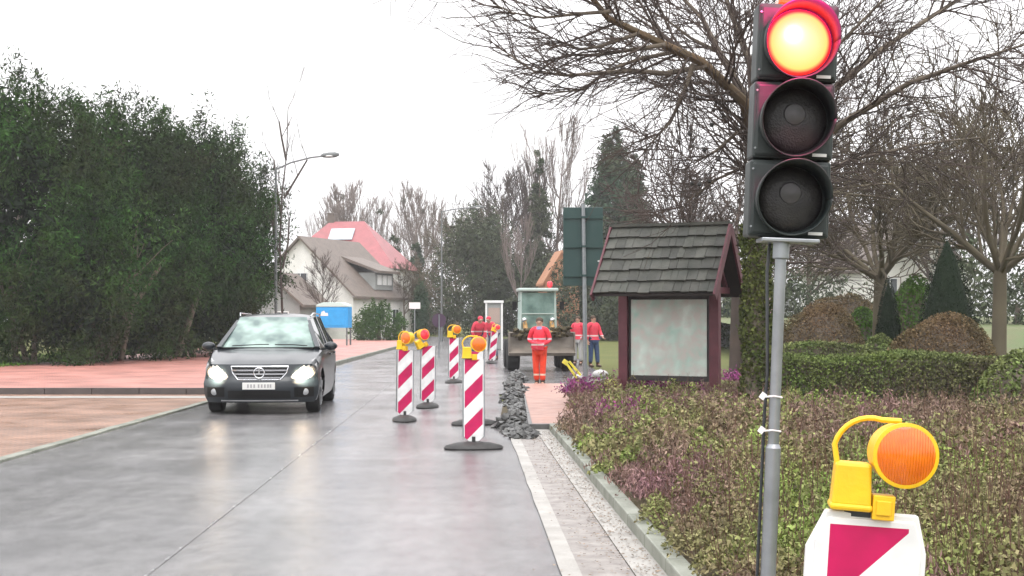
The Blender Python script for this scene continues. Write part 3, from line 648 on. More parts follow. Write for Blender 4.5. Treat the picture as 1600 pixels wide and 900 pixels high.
subs = [ # secondary boughs traced on the left
    ([(1105, 103), (1040, 115), (985, 110), (930, 115), (885, 118), (835, 112), (800, 88), (780, 75)], -1.4, .045),
    ([(1060, 80), (1000, 92), (950, 110), (910, 140), (860, 146), (815, 146)], -1.0, .035),
    ([(1040, 70), (985, 78), (940, 86), (900, 85), (860, 92)], -2.1, .035),
    ([(1000, 52), (940, 72), (905, 78), (870, 62), (820, 40)], -2.4, .03),
    ([(955, 18), (900, 22), (850, 28), (800, 20), (770, 5)], -2.6, .03),
    ([(1084, 100), (1070, 140), (1048, 190), (1025, 215), (1008, 235)], -1.9, .04),
    ([(1130, 85), (1080, 60), (1040, 30), (990, 5)], .8, .035),
    ([(1160, 200), (1120, 235), (1085, 255), (1050, 230)], -.6, .03),
    ([(1170, 180), (1130, 130), (1070, 130), (1030, 135), (990, 150)], .9, .03),
    ([(1165, 260), (1120, 280), (1080, 310), (1060, 330)], 1.2, .03),
]
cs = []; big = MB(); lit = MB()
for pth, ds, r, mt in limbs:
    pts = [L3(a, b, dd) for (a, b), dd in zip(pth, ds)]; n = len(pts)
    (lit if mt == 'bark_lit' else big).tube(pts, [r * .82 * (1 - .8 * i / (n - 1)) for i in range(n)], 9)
    for i in range(1, n):
        for k in range(6):
            f = rng.uniform(); q = pts[i - 1].lerp(pts[i], f); dr = (pts[i] - pts[i - 1]).normalized()
            s = rv(rng); s = (s - dr * s.dot(dr)).normalized()
            if q.z < 3.0 and k > 2: continue
            grow(cs, q, dr * .8 + s * .9 + Vector((0, 0, -.1 if i > 2 else .1)), 1.5 * rng.uniform(.6, 1.2), r * .26 * (1 - .5 * i / n), 2, rng, 5, .7, .05, .45, .16, 5, .58, .005)
for pth, dd, r in subs:
    pts = [L3(a, b, dd + .1 * i) for i, (a, b) in enumerate(pth)]; n = len(pts)
    big.tube(pts, [max(.008, r * (1 - .85 * i / (n - 1))) for i in range(n)], 7)
    for i in range(1, n):
        for k in range(5):
            q = pts[i - 1].lerp(pts[i], rng.uniform()); dr = (pts[i] - pts[i - 1]).normalized(); s = rv(rng); s = (s - dr * s.dot(dr)).normalized()
            grow(cs, q, dr * 1.0 + s * .7 + Vector((-.1, 0, .05)), .8 * rng.uniform(.6, 1.3), .012, 1, rng, 5, .55, .08, .5, .17, 5, .6, .0045)
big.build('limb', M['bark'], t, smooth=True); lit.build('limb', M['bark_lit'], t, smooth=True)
link('twigs', seg_mesh('twigs', cs, 3), M['twig'], t)
for k, (px, py) in enumerate([(875, 17), (956, 57), (1044, 150), (1115, 172), (1112, 195), (1077, 209), (1079, 228), (1101, 234), (1122, 249), (1081, 287), (1093, 288), (1107, 283), (1061, 122), (1345, 120), (1420, 170), (1390, 60)]):
    mb = MB(); p = L3(px, py, rng.uniform(-1, .4)); mb.sph(p, .036, 10, 8); mb.cyl(p, p + Vector((.01, 0, .12)), .004, n=4)
    mb.build('seed_ball', M['rubber'], t, smooth=True)

# second, denser crown further right
def dense_tree(label, px, d, H, seed, m, spread, mb_, lv=3, kids=7, name='spreading_tree', R0=.21, n0=9, fork=2.2):
    rng = np.random.default_rng(seed); t = thing(name, label, 'tree', at(px, d)); ts = []; cs = []
    ts.append(((0, 0, 0), (.05, 0, fork), R0, R0 * .8))
    for i in range(n0):
        a = i / n0 * 6.28 + rng.uniform(-.3, .3); dr = Vector((math.cos(a) * spread, math.sin(a) * spread, rng.uniform(.5, 1.3)))
        grow(cs, (.05, 0, fork - .1), dr, H * .5, R0 * .45, lv, rng, kids, .75, .04, .45, .13, 6, .58, mb_)
    link('trunk', seg_mesh('trunk', ts, 10), M[m], t); link('crown', seg_mesh('crown', cs, 4), M[m], t); return t
dense_tree('spreading bare tree with olive twigs rising above the lawn on the right', 1372, 44, 7.5, 61, 'twig_olive', 1.0, .012, kids=7, fork=2.9)
dense_tree('grey tangled bare tree between shelter roof and signal head', 1150, 40, 5.9, 62, 'twig', 1.0, .011, kids=6, n0=8, fork=2.6)
dense_tree('tangled bare tree at the right edge behind the warning lamp', 1560, 38, 7.5, 63, 'twig_olive', 1.0, .012, kids=6, n0=8, fork=2.9)

# ---------------------------------------------------------------- houses
def house(name, label, loc, rz, wd, ln, eave, ridge, wallm, roofm, hip=0, over=.35, windows=(), chim=None, cat='house'):
    """gable faces local -Y; wd across, ln back"""
    t = thing(name, label, cat, loc, rz); mb = MB(); h = wd / 2
    if not hip:
        mb.prism([(-h, 0), (h, 0), (h, eave), (0, ridge), (-h, eave)], 0, ln)
    else: mb.box((0, ln / 2, eave / 2), (wd, ln, eave))
    mb.build('wall', M[wallm], t)
    r = MB(); s = (ridge - eave) / h; th = .18
    if not hip:
        for sg in (-1, 1):
            e = (sg * (h + over), eave - s * over); k = (0, ridge)
            poly = [e, k, (0, ridge + th), (e[0], e[1] + th)]
            r.prism(poly, -over, ln + over)
    else:
        H2 = h + over; z0 = eave - .1; y0, y1 = -over, ln + over
        V = [(-H2, y0, z0), (H2, y0, z0), (H2, y1, z0), (-H2, y1, z0), (-hip, ln / 2, ridge), (hip, ln / 2, ridge)]
        r.add(V, [(0, 1, 5, 4), (1, 2, 5), (2, 3, 4, 5), (3, 0, 4), (3, 2, 1, 0)])
    ro = r.build('roof', M[roofm], t, thick=0)
    if chim:
        c = MB(); c.box(chim, (.6, .6, 1.3)); c.box((chim[0], chim[1], chim[2] + .68), (.72, .72, .08)); c.build('chimney', M['roof_dark'], ro)
    for (x, z, a, b, side) in windows:
        m1 = MB(); m2 = MB()
        if side == 'f':
            m1.box((x, -.02, z), (a + .16, .08, b + .16)); m2.box((x, -.05, z), (a, .06, b)); m1.box((x, -.065, z), (.05, .05, b))
        else:
            m1.box((h + .02, x, z), (.08, a + .16, b + .16)); m2.box((h + .05, x, z), (.06, a, b)); m1.box((h + .065, x, z), (.05, .05, b))
        wn = m1.build('window', M['white'], t); m2.build('pane', M['glass'], wn)
    return t
hA = house('gabled_house', 'white gabled house with brown tiled roof and shed dormer', at(470, 104), R(-20), 8.6, 9.4, 3.3, 7.45, 'render', 'roof_dark',
      windows=[(-1.7, 1.5, 1.1, 1.2, 'f'), (1.6, 1.5, 1.3, 1.2, 'f'), (0, 4.3, 1.0, 1.1, 'f'), (2.2, 1.6, 1.0, 1.2, 's'), (4.6, 1.6, 1.0, 1.2, 's'), (7.2, 1.6, 1.0, 1.2, 's')])
mb = MB(); mb.box((3.35, 5.6, 4.35), (1.6, 3.2, 1.3)); dm = mb.build('dormer', M['grey_wall'], hA)
mb = MB(); mb.prism([(1.2, 6.1), (4.6, 4.95), (4.6, 5.13), (1.2, 6.35)], 3.7, 7.5); mb.build('dormer_roof', M['roof_dark'], dm)
mb = MB()
for yy in (4.7, 5.6, 6.5): mb.box((4.17, yy, 4.45), (.06, .7, .75))
mb.build('dormer_window', M['white'], dm)
hB = house('red_roofed_house', 'big house with steep red hipped roof behind the white gable', at(521, 122), R(-12), 10.6, 7.4, 5.9, 10.15, 'render', 'roof_red', hip=1.6, windows=[(4.3, 4.9, .8, 1.0, 'f'), (2.6, 4.9, .8, 1.0, 'f')], chim=(-1.5, 3.9, 10.2))
mb = MB(); sl_ = math.atan2(4.35, 4.05)
mb.box((-.1, 2.45, 8.95), (2.2, .08, 1.4), (-(math.pi / 2 - sl_), 0, 0)); mb.build('roof_window', M['white'], hB)
bpy.data.objects['roof_window'].data.materials[0] = mat('pale blue rooflight', (.30, .40, .46), (.52, .56, .60), 3, .4)
house('grey_outbuilding', 'grey low outbuilding with flat gable beside the near street lamp', at(418, 96), R(-10), 4.6, 6, 2.6, 4.6, 'grey_wall', 'roof_dark', windows=[(-1, 1.4, .9, 1.1, 'f'), (1, 1.4, .9, 1.1, 'f')])
house('orange_roofed_house', 'distant house with orange roof left of the green sign back', at(878, 104), R(8), 2.6, 3, 4.2, 6.4, 'roof_orange', 'roof_orange', over=.15)
house('pale_house', 'pale house with brown roof showing between trees on the right', at(1432, 88), R(20), 8, 7, 4.6, 7.6, 'render', 'roof_dark', windows=[(-2, 3.4, 1, 1.2, 'f'), (1.6, 3.4, 1, 1.2, 'f')])
house('grey_bungalow', 'grey white building seen through the gap right of the shelter', at(1150, 78), R(5), 6, 6, 3.1, 4.1, 'grey_wall', 'roof_dark', windows=[(-.8, 2.0, 1.2, .9, 'f'), (.8, 2.0, .9, .9, 'f')])
house('white_house', 'small white wall and gable behind the signal pole', at(1330, 92), R(-12), 5, 5, 3.0, 4.9, 'render', 'roof_dark', windows=[(0, 2.6, 1, 1.0, 'f')])

# ---------------------------------------------------------------- notice shelter
SD = 25.0; sh = thing('notice_shelter', 'wooden notice shelter with shingled gable roof and faded map', 'shelter', at(1047, SD, -.08), R(-24))
M['wood'] = mat('dark red stained wood', (.085, .018, .028), (.13, .03, .042), 5, .55, bump=.4, bscale=30)
M['wood_dark'] = mat('dark stained wood', (.022, .018, .018), (.035, .026, .024), 6, .6)
M['shingle'] = mat('mossy wood shingles', (.040, .044, .036), (.080, .080, .066), 3, .55, .8, 5, bump=.8, bscale=18, island=.3)
hl, hw, ez, rz0 = 1.08, .98, 2.12, 3.32     # half length, half width, eave and ridge heights
th = math.atan2(rz0 - ez, hw)
sq = MB()
for sg in (-1, 1):
    for r_ in range(6):
        x = -hl
        f0 = r_ / 6; f1 = (r_ + 1) / 6 + .03
        rr_ = random.Random(r_ * 3 + sg)
        while x < hl - .02:
            wd_ = min(rr_.uniform(.12, .24), hl - x)
            ya, za = sg * (hw * (1 - f0)), ez + (rz0 - ez) * f0; yb, zb = sg * hw * (1 - f1), ez + (rz0 - ez) * f1
            o1 = .055 + rr_.uniform(0, .012); o2 = .015
            ny, nz = sg * math.sin(th), math.cos(th)
            dn = rr_.uniform(-.012, .012)
            ya += sg * dn; za -= dn
            P = [(x, ya + ny * o1, za + nz * o1), (x + wd_ - .006, ya + ny * o1, za + nz * o1), (x + wd_ - .006, yb + ny * o2, zb + nz * o2), (x, yb + ny * o2, zb + nz * o2)]
            Q = [(p[0], p[1] - ny * .03, p[2] - nz * .03) for p in P]
            sq.add(P + Q, [(0, 1, 2, 3), (7, 6, 5, 4), (0, 4, 5, 1), (1, 5, 6, 2), (2, 6, 7, 3), (3, 7, 4, 0)]); x += wd_
roof = sq.build('roof', M['shingle'], sh)
mb = MB(); mb.bar((-hl - .02, 0, rz0 + .05), (hl + .02, 0, rz0 + .05), .13, .05); mb.build('ridge_board', M['shingle'], roof)
mb = MB()
for sg in (-1, 1):
    P0 = Vector((0, sg * hw, ez - .02)); P1 = Vector((0, 0, rz0 - .02))
    mb.add([(-hl, sg * hw, ez), (hl, sg * hw, ez), (hl, 0, rz0), (-hl, 0, rz0), (-hl, sg * hw * .99, ez - .035), (hl, sg * hw * .99, ez - .035), (hl, 0, rz0 - .05), (-hl, 0, rz0 - .05)],
           [(0, 1, 2, 3), (7, 6, 5, 4), (0, 4, 5, 1), (1, 5, 6, 2), (2, 6, 7, 3), (3, 7, 4, 0)])
mb.build('roof_boarding', M['wood_dark'], roof)
mb = MB()
for xx in (-hl - .02, hl + .02):
    for sg in (-1, 1): mb = MB(); mb.bar((xx, sg * (hw + .03), ez - .06), (xx, 0, rz0 - .02), .04, .17); mb.build('bargeboard', M['wood'], sh, bevel=.005)
for xx in (-.86, .82):
    mb = MB(); mb.box((xx, 0, 1.55), (.17, .17, 3.1)); mb.build('post', M['wood'], sh, bevel=.008)
    mb = MB(); mb.bar((xx, -.82, 2.2), (xx, .82, 2.2), .09, .11); mb.bar((xx, -.7, 2.25), (xx, 0, 2.9), .07, .07); mb.bar((xx, .7, 2.25), (xx, 0, 2.9), .07, .07); mb.build('cross_beam', M['wood'], sh)
mb = MB(); mb.box((0, .02, 2.20), (1.5, .10, .34)); mb.box((0, .02, .64), (1.5, .10, .10)); mb.box((-.74, .02, 1.4), (.05, .08, 1.6)); mb.box((.70, .02, 1.4), (.05, .08, 1.6)); mb.build('frame', M['wood_dark'], sh, bevel=.005)
mp = mat('faded town map', (.68, .74, .68), (.36, .56, .48), 2.4, .3, coat=.2, c3=(.56, .52, .48), s3=5, detail=12, contrast=1.6)
mb = MB(); mb.box((-.02, -.01, 1.36), (1.40, .04, 1.36)); mb.build('map_panel', mp, sh)
# ---------------------------------------------------------------- sign post with green back
p = at(915, 29); sp = thing('road_sign', 'large dark green back of a road sign on a tall grey post', 'sign', p)
mb = MB(); mb.tube([(0, 0, 0), (-.02, 0, 2), (-.05, 0, 3.98)], [.045, .045, .04], 12); mb.build('post', M['steel'], sp, smooth=True)
mb = MB(); mb.box((-.05, -.065 + .13, 3.10), (.82, .03, 1.62)); mb.build('sign_panel', M['signback'], sp, bevel=.01)
for z_ in (2.5, 3.1, 3.7): mb = MB(); mb.box((-.04, .035, z_), (.80, .03, .05)); mb.box((-.04, 0, z_), (.14, .12, .04)); mb.build('clamp', M['signback'], sp)
mb = MB(); mb.box((.28, .043, 2.8), (.06, .01, .03)); mb.build('sticker', M['white'], sp)

# ---------------------------------------------------------------- street lamps
def lamp(label, px, d, H, arm, rise, group='street lamps'):
    t = thing('street_lamp', label, 'street lamp', at(px, d), 0, group)
    mb = MB(); mb.cyl((0, 0, 0), (0, 0, 1.1), .09, n=12); mb.cyl((0, 0, 1.1), (0, 0, H), .065, .045, n=12); mb.build('pole', M['dark_steel'], t, smooth=True)
    mb = MB(); mb.tube([(0, 0, H - .05), (arm * .3, 0, H + rise * .45), (arm * .7, 0, H + rise * .85), (arm, 0, H + rise)], .035, 8); mb.build('arm', M['dark_steel'], t, smooth=True)
    mb = MB(); mb.lathe([(.03, -.1), (.09, 0), (.12, .25), (.11, .5), (.05, .66)], (arm - .1, 0, H + rise + .01), (1, 0, .06), 14, sx=.55); hd = mb.build('lamp_head', M['dark_steel'], t, smooth=True)
    mb = MB(); mb.sph((arm + .15, 0, H + rise - .02), .1, 12, 8, (2, .9, .5)); mb.build('lens', M['white'], hd, smooth=True)
lamp('nearer street lamp with arm reaching right beside the evergreens', 431, 58, 1.65 + 232 / (F / 58), 2.05, .52)
lamp('distant street lamp standing alone in the middle of the picture', 690, 95, 1.65 + 165 / (F / 95), 2.3, .25)

# ---------------------------------------------------------------- warning boards and lamps
def make_lamp(parent_loc, rot, label, group=None, lensm='orange'):
    """beacon: box with clip, drum with lens, carrying handle; origin where it clips on the board top"""
    t = thing('warning_lamp', label, 'warning lamp', parent_loc, 0, group, rot=rot)
    bx = MB(); bx.box((-.075, .0, .085), (.105, .085, .115), taper=.9); bx.box((-.075, .0, .025), (.112, .09, .02)); b = bx.build('battery_box', M['yellow'], t, bevel=.008)
    c = MB(); c.box((.01, -.012, .03), (.058, .055, .066)); c.box((.01, -.042, .03), (.04, .006, .04)); c.build('clip', M['yellow'], t, bevel=.005)
    d = MB(); c0 = (.05, 0, .175); ax = (.12, -1, 0)
    d.lathe([(.070, -.055), (.080, -.05), (.082, .0), (.083, .035), (.087, .037), (.0875, .052), (.080, .054)], c0, ax, 40); dr = d.build('drum', M['yellow'], t, smooth=True)
    l = MB(); prof = [(.079, .050)]
    for k in range(10):
        rr_ = .079 * (1 - k / 10); prof.append((rr_, .053 + .022 * (1 - (rr_ / .079) ** 2) + (.0012 if k % 2 else 0)))
    prof.append((.002, .076)); l.lathe(prof, c0, ax, 40); l.build('lens', M[lensm], dr, smooth=True)
    h = MB(); pts = [(-.115, .0, .13)] + [(-.03 + .1 * math.cos(a) * .98 - .0, .005, .165 + .10 * math.sin(a)) for a in np.linspace(math.pi * .93, math.pi * .42, 9)] + [(.045, 0, .263)]
    h.tube(pts, .0075, 8); h.build('handle', M['yellow'], t, smooth=True)
    k = MB(); k.box((-.055, .01, .008), (.07, .05, .02)); k.build('switch', M['black'], t)
    return t
def lens_mat(name, c, c2, e):
    m = mat(name, c, c2, 22, .18, coat=.6, emit=c, estr=e, bump=.25, bscale=160)
    return m
M['orange'] = lens_mat('orange lens', (.85, .19, .004), (.62, .10, .002), .10)
t_ = M['orange'].node_tree; wv = t_.nodes.new('ShaderNodeTexWave'); wv.inputs['Scale'].default_value = 42; wv.inputs['Distortion'].default_value = .4
tc_ = [n for n in t_.nodes if n.type == 'TEX_COORD'][0]; t_.links.new(tc_.outputs['Object'], wv.inputs['Vector'])
bp_ = [n for n in t_.nodes if n.type == 'BUMP'][0]; bp_.inputs['Strength'].default_value = .8; bp_.inputs['Distance'].default_value = .004; t_.links.new(wv.outputs['Fac'], bp_.inputs['Height'])
M['red_lens'] = lens_mat('red lens', (.75, .03, .04), (.62, .02, .05), .25)

def make_board(label, loc, rz, lean=0, foot_rot=0, group='warning boards'):
    t = thing('warning_board', label, 'warning board', loc, 0, group, rot=(0, lean, rz))
    mb = MB(); z0, z1 = .12, 1.12
    poly = [(-.125, z0 + .04), (-.06, z0 - .02), (.06, z0 - .02), (.125, z0 + .04), (.125, z1), (-.125, z1)]
    mb.prism(poly, -.022, .018); mb.build('panel', M['stripes'], t, bevel=.004)
    mb = MB(); mb.box((-.131, 0, .64), (.012, .055, .98)); mb.box((.131, 0, .64), (.012, .055, .98)); mb.build('frame', M['dark_steel'] if False else M['steel'], t, bevel=.003)
    mb = MB(); mb.box((0, 0, .06), (.045, .045, .2)); mb.build('stem', M['rubber'], t)
    f = MB(); f.lathe([(.36, .0), (.375, .02), (.35, .05), (.22, .085), (.08, .10), (.02, .10)], (0, 0, 0), (0, 0, 1), 26, sy=.52)
    fo = f.build('foot', M['rubber'], t, smooth=True); fo.rotation_euler = (0, 0, foot_rot); return t
boards = [
    (740, 700, 0.0, 0.0, R(2), 'nearest red and white warning board with wide black foot on the wet road'),
    (632, 658, 0.5, 0.01, R(78), 'leftmost red and white warning board carrying an orange lamp'),
    (668, 637, 0.3, 0.012, R(70), 'red and white warning board just right of the leftmost one'),
    (709, 598, 0.35, .0, R(62), 'fourth warning board standing further back with yellow lamp'),
    (768, 568, 0.5, .10, R(60), 'small far warning board leaning to the right near the loader'),
    (742, 664, 0.15, -.0, R(10), 'warning board almost hidden behind the nearest one'),
]
B = []
for i, (px, py, rz_, ln_, fr, lab) in enumerate(boards):
    g = G(px, py); 
    if i == 0: g = G(740, 702)
    B.append(make_board(lab, g, R(4) if i == 0 else rz_ * .6, ln_, fr))
def on_top(b, h=1.115): return b.matrix_basis @ Vector((0, 0, h))
def lamp_on(i, label, rot, lens='orange', h=1.115, sc=1.0, dx=0):
    p = on_top(B[i], h); p.x += dx
    l = make_lamp(p, rot, label, 'warning lamps', lens); l.scale = (sc, sc, sc); return l
lamp_on(0, 'orange lamp on the nearest striped board', (0, 0, R(4)), sc=1.12)
lamp_on(1, 'orange lamp on the leftmost striped board, turned away', (0, 0, R(-38)), sc=1.15)
lamp_on(2, 'red lamp tilted on the board beside the leftmost one', (0, R(-30), R(30)), 'red_lens', sc=1.2, dx=-.05)
lamp_on(3, 'yellow orange lamp on the fourth striped board', (0, 0, R(15)), sc=1.25)
lamp_on(4, 'small lamp on the far leaning striped board', (0, R(15), R(10)), 'red_lens', sc=1.1)

# near board on the right, cut by the frame
nb = thing('large_warning_board', 'close red and white warning board with cut corners and white edge, lower right', 'warning board', (W(1360, 0, 3.42).x, 3.42, 0), 0, rot=(0, R(3.6), R(-4)))
nb.location.x = .866 - .074; nb.location.z = -.014
mb = MB(); mb.prism([(-.128, .12), (.128, .12), (.128, 1.12), (.108, 1.178), (-.098, 1.178), (-.128, 1.12)], -.014, .014); mb.build('panel', M['stripes_near'], nb, bevel=.005)
mb = MB()
mb.prism([(-.146, .12), (.140, .12), (.140, 1.10), (.116, 1.192), (-.104, 1.192), (-.146, 1.10)], -.009, .020); mb.build('frame', M['white'], nb, bevel=.004)
mb = MB(); mb.box((0, 0, .08), (.045, .045, .3)); mb.build('stem', M['rubber'], nb)
mb = MB(); mb.lathe([(.36, 0), (.375, .03), (.33, .07), (.1, .12)], (0, 0, 0), (0, 0, 1), 26, sy=.5); mb.build('foot', M['rubber'], nb, smooth=True)
tp = nb.matrix_basis @ Vector((.02, 0, 1.182))
make_lamp(tp, (0, R(4), R(-8)), 'big amber warning lamp with yellow handle close at the lower right', 'warning lamps').scale = (.9, .9, .9)

# ---------------------------------------------------------------- traffic signal
TD = 4.15; sg = thing('traffic_signal', 'portable traffic signal showing red on a slim grey pole', 'traffic signal', (W(1203, 0, TD).x - .012, TD, 0), 0, rot=(0, R(2.3), 0))
# local: origin on ground; pole up
inv = sg.matrix_basis.inverted()
def SL(px, py, dy=0): return inv @ W(px, py, TD + dy)
top = SL(1221, 378)
mb = MB(); jz = SL(1210, 700).z; px0 = top.x
mb.cyl((px0, 0, 0), (px0, 0, jz), .0225, n=24); mb.cyl((px0, 0, jz), (px0, 0, jz + .012), .0225, .0165, n=24); mb.cyl((px0, 0, jz + .012), (px0, 0, top.z), .0165, n=24)
mb.build('pole', M['steel'], sg, smooth=True)
mb = MB(); mb.cyl((px0, 0, top.z - .05), (px0, 0, top.z + .01), .024, n=24); mb.box((px0 + .02, .01, top.z + .004), (.17, .10, .012)); mb.build('bracket', M['steel'], sg, bevel=.003)
mb = MB(); mb.cyl((px0, 0, .0), (px0, 0, .03), .30, n=30); mb.build('base_plate', M['rubber'], sg, smooth=True)
hc = px0 + .022; z0 = top.z + .012; ch = .231
M['sg_black'] = mat('signal housing', (.014, .022, .022), (.024, .032, .03), 7, .42, .6, 10, bump=.1, bscale=90)
tin = mat('dark signal lens', (.014, .014, .015), (.03, .028, .028), 30, .35, coat=.15, spec=.3, bump=.4, bscale=200)
red = mat('lit red lens', (.9, .1, .05), rough=.3); tt = red.node_tree; bb = tt.nodes['Principled BSDF']
tc = tt.nodes.new('ShaderNodeTexCoord'); vl = tt.nodes.new('ShaderNodeVectorMath'); vl.operation = 'LENGTH'; mpn = tt.nodes.new('ShaderNodeMapping')
mpn.inputs['Scale'].default_value = (1, 0, 1)
tt.links.new(tc.outputs['Object'], mpn.inputs[0]); tt.links.new(mpn.outputs[0], vl.inputs[0])
rp = tt.nodes.new('ShaderNodeValToRGB'); mr = tt.nodes.new('ShaderNodeMapRange'); mr.inputs[1].default_value = 0; mr.inputs[2].default_value = .1
tt.links.new(vl.outputs['Value'], mr.inputs[0]); tt.links.new(mr.outputs[0], rp.inputs[0])
e = rp.color_ramp.elements; e[0].position = 0; e[0].color = (1, .78, .36, 1); e[1].position = 1; e[1].color = (.9, .004, .006, 1)
e2 = rp.color_ramp.elements.new(.80); e2.color = (1, .62, .10, 1); e3 = rp.color_ramp.elements.new(.90); e3.color = (.95, .02, .008, 1)
tt.links.new(rp.outputs[0], bb.inputs['Emission Color']); bb.inputs['Emission Strength'].default_value = .78
for k in range(3):
    zc = z0 + ch * (k + .5); off = hc + (k - 1) * .003
    ho = MB(); ho.box((off, .05, zc), (.238, .10, ch - .004)); ho.box((off, .002, zc), (.226, .016, ch - .018))
    hs_ = ho.build('housing', M['sg_black'], sg, bevel=.008)
    # visor: tapering hood, longer at the top
    v = MB(); n = 40; rows = []
    for (rr_, f) in ((.1015, 0.0), (.1045, .5), (.107, 1.0)):
        row = []
        for i in range(n + 1):
            a = 2 * math.pi * i / n; up_ = (math.sin(a) + 1) / 2; dep = .03 + .085 * up_ ** .8
            row.append((off + rr_ * math.cos(a), -.006 - dep * f, zc - .002 + rr_ * math.sin(a)))
        rows.append(row)
    vo = v.grid(rows).build('visor', M['sg_black'], hs_, smooth=True, fix=False, thick=.004)
    r_ = MB(); r_.lathe([(.104, 0), (.104, .006), (.098, .008), (.098, 0)], (off, -.004, zc - .002), (0, -1, 0), 40); r_.build('bezel', M['sg_black'], hs_, smooth=True)
    le = MB(); R_ = .097
    le.lathe([(R_, 0)] + [(R_ * math.cos(q), .028 * math.sin(q)) for q in np.linspace(0.05, 1.52, 9)], (0, 0, 0), (0, -1, 0), 44)
    lo = le.build('lens', red if k == 2 else tin, hs_, smooth=True); lo.location = (off, -.004, zc - .002)
    if k < 2:
        q_ = MB(); q_.lathe([(.034, 0), (.03, .006), (.012, .011), (.002, .012)], (off - .004, -.028, zc + .014), (0, -1, 0), 24); q_.build('painted_reflection', mat('painted lens reflection', (.06, .055, .06), (.03, .03, .03), 40, .5, coat=.1), hs_, smooth=True)  # paler disc stands in for the reflection at the lens centre
    st = MB(); st.box((off + .078, -.0072, zc - .100), (.042, .003, .009)); st.build('sticker', M['white'], hs_)
    sc_ = MB()
    for zz in (-.085, .085): sc_.cyl((off - .112, -.004, zc + zz), (off - .112, -.010, zc + zz), .003, n=8)
    sc_.build('screw', M['steel'], hs_)
mb = MB(); mb.box((hc + .004, .05, z0 + 3 * ch + .008), (.12, .08, .022)); mb.build('cap', M['orange'], sg, bevel=.006)
mb = MB(); mb.tube([(hc - .04, .08, z0 + .02), (px0 - .03, .05, z0 - .1), (px0 - .024, .01, z0 - .4), (px0 - .028, .01, jz + .1), (px0 - .03, .01, jz - .3), (px0 - .035, .01, .3)], .005, 6); mb.build('cable', M['black'], sg, smooth=True)
for zz in (jz + .05, jz + .15):
    mb = MB(); mb.tube([(px0 - .035, -.02, zz), (px0 - .01, -.026, zz + .004), (px0 + .018, -.012, zz)], .003, 6); mb.box((px0 - .04, -.02, zz + .003), (.016, .004, .02), (0, .6, 0)); mb.build('cable_tie', M['white'], sg)
lt = bpy.data.lights.new('added_red_bloom_light', 'POINT'); lt.energy = 20; lt.color = (1, .02, .22); lt.shadow_soft_size = .05
lob = bpy.data.objects.new('added_red_bloom_light', lt); col.objects.link(lob); lob.parent = sg; lob.location = (hc - .01, -.24, z0 + ch * 2.9)  # added light hanging before the head, washes the housing magenta like lens bloom

# ---------------------------------------------------------------- the black car
car = thing('parked_car' if False else 'car', 'black estate car with headlights on driving towards the viewer', 'car', (0, 0, 0))
g = G(407, 648); car.location = (g.x, g.y - .15, 0); car.rotation_euler = (0, 0, R(3.2)); car.scale = (1.04, 1.04, 1.035)
M['paint'] = mat('black car paint', (.008, .013, .018), rough=.3, coat=.55, spec=.3)
M['chrome'] = mat('chrome', (.62, .63, .65), rough=.12, metal=1)
M['tyre'] = mat('tyre rubber', (.012, .012, .012), rough=.8, bump=.3, bscale=90)
M['rim'] = mat('alloy rim', (.38, .39, .40), rough=.3, metal=.8)
gm = bpy.data.materials.new('windscreen with painted sky reflection'); gm.use_nodes = True; gb = gm.node_tree.nodes['Principled BSDF']
gt = gm.node_tree; gtc = gt.nodes.new('ShaderNodeTexCoord'); gn = gt.nodes.new('ShaderNodeTexNoise'); gn.inputs['Scale'].default_value = 2.6; gr0 = gt.nodes.new('ShaderNodeValToRGB')
gr0.color_ramp.elements[0].position = .35; gr0.color_ramp.elements[0].color = (.07, .12, .11, 1); gr0.color_ramp.elements[1].position = .6; gr0.color_ramp.elements[1].color = (.26, .36, .32, 1)  # pale tones paint the reflected sky into the glass, dark ones the interior
gt.links.new(gtc.outputs['Object'], gn.inputs['Vector']); gt.links.new(gn.outputs[0], gr0.inputs[0]); gt.links.new(gr0.outputs[0], gb.inputs['Base Color']); gb.inputs['Roughness'].default_value = .06; gb.inputs['Coat Weight'].default_value = .2; gb.inputs['Specular IOR Level'].default_value = .5; gb.inputs['IOR'].default_value = 1.5
M['carglass'] = gm
M['sideglass'] = mat('tinted side glass', (.012, .016, .016), rough=.05, coat=1)
M['trim'] = mat('black trim', (.008, .008, .008), rough=.6, spec=.2)
M['headlight'] = mat('lit headlight', (.8, .8, .8), rough=.1, emit=(1, .66, .36), estr=8)
itp = lambda x, xs, ys: float(np.interp(x, xs, ys))
YS = [0.0, .25, .5, .9, 1.3, 2, 3, 4, 4.6, 4.9]
def wt(y): return itp(y, YS, [.62, .80, .86, .90, .915, .92, .92, .90, .86, .80])       # half width at the top edge of the flank
def wm(y): return itp(y, YS, [.70, .88, .93, .955, .96, .96, .96, .95, .92, .86])       # widest
def zt(y): return itp(y, YS, [.72, .82, .90, .97, 1.02, 1.04, 1.07, 1.10, 1.12, 1.05])
def zc_(y): return itp(y, [0, .12, .3, .6, .95, 1.3], [.80, .87, .93, 1.0, 1.06, 1.09])
def arch(y, yc):
    d2 = .40 ** 2 - (y - yc) ** 2; return .34 + math.sqrt(d2) if d2 > 0 else 0
WF, WR = .92, 4.05
def zb(y): return max(.22, arch(y, WF), arch(y, WR))
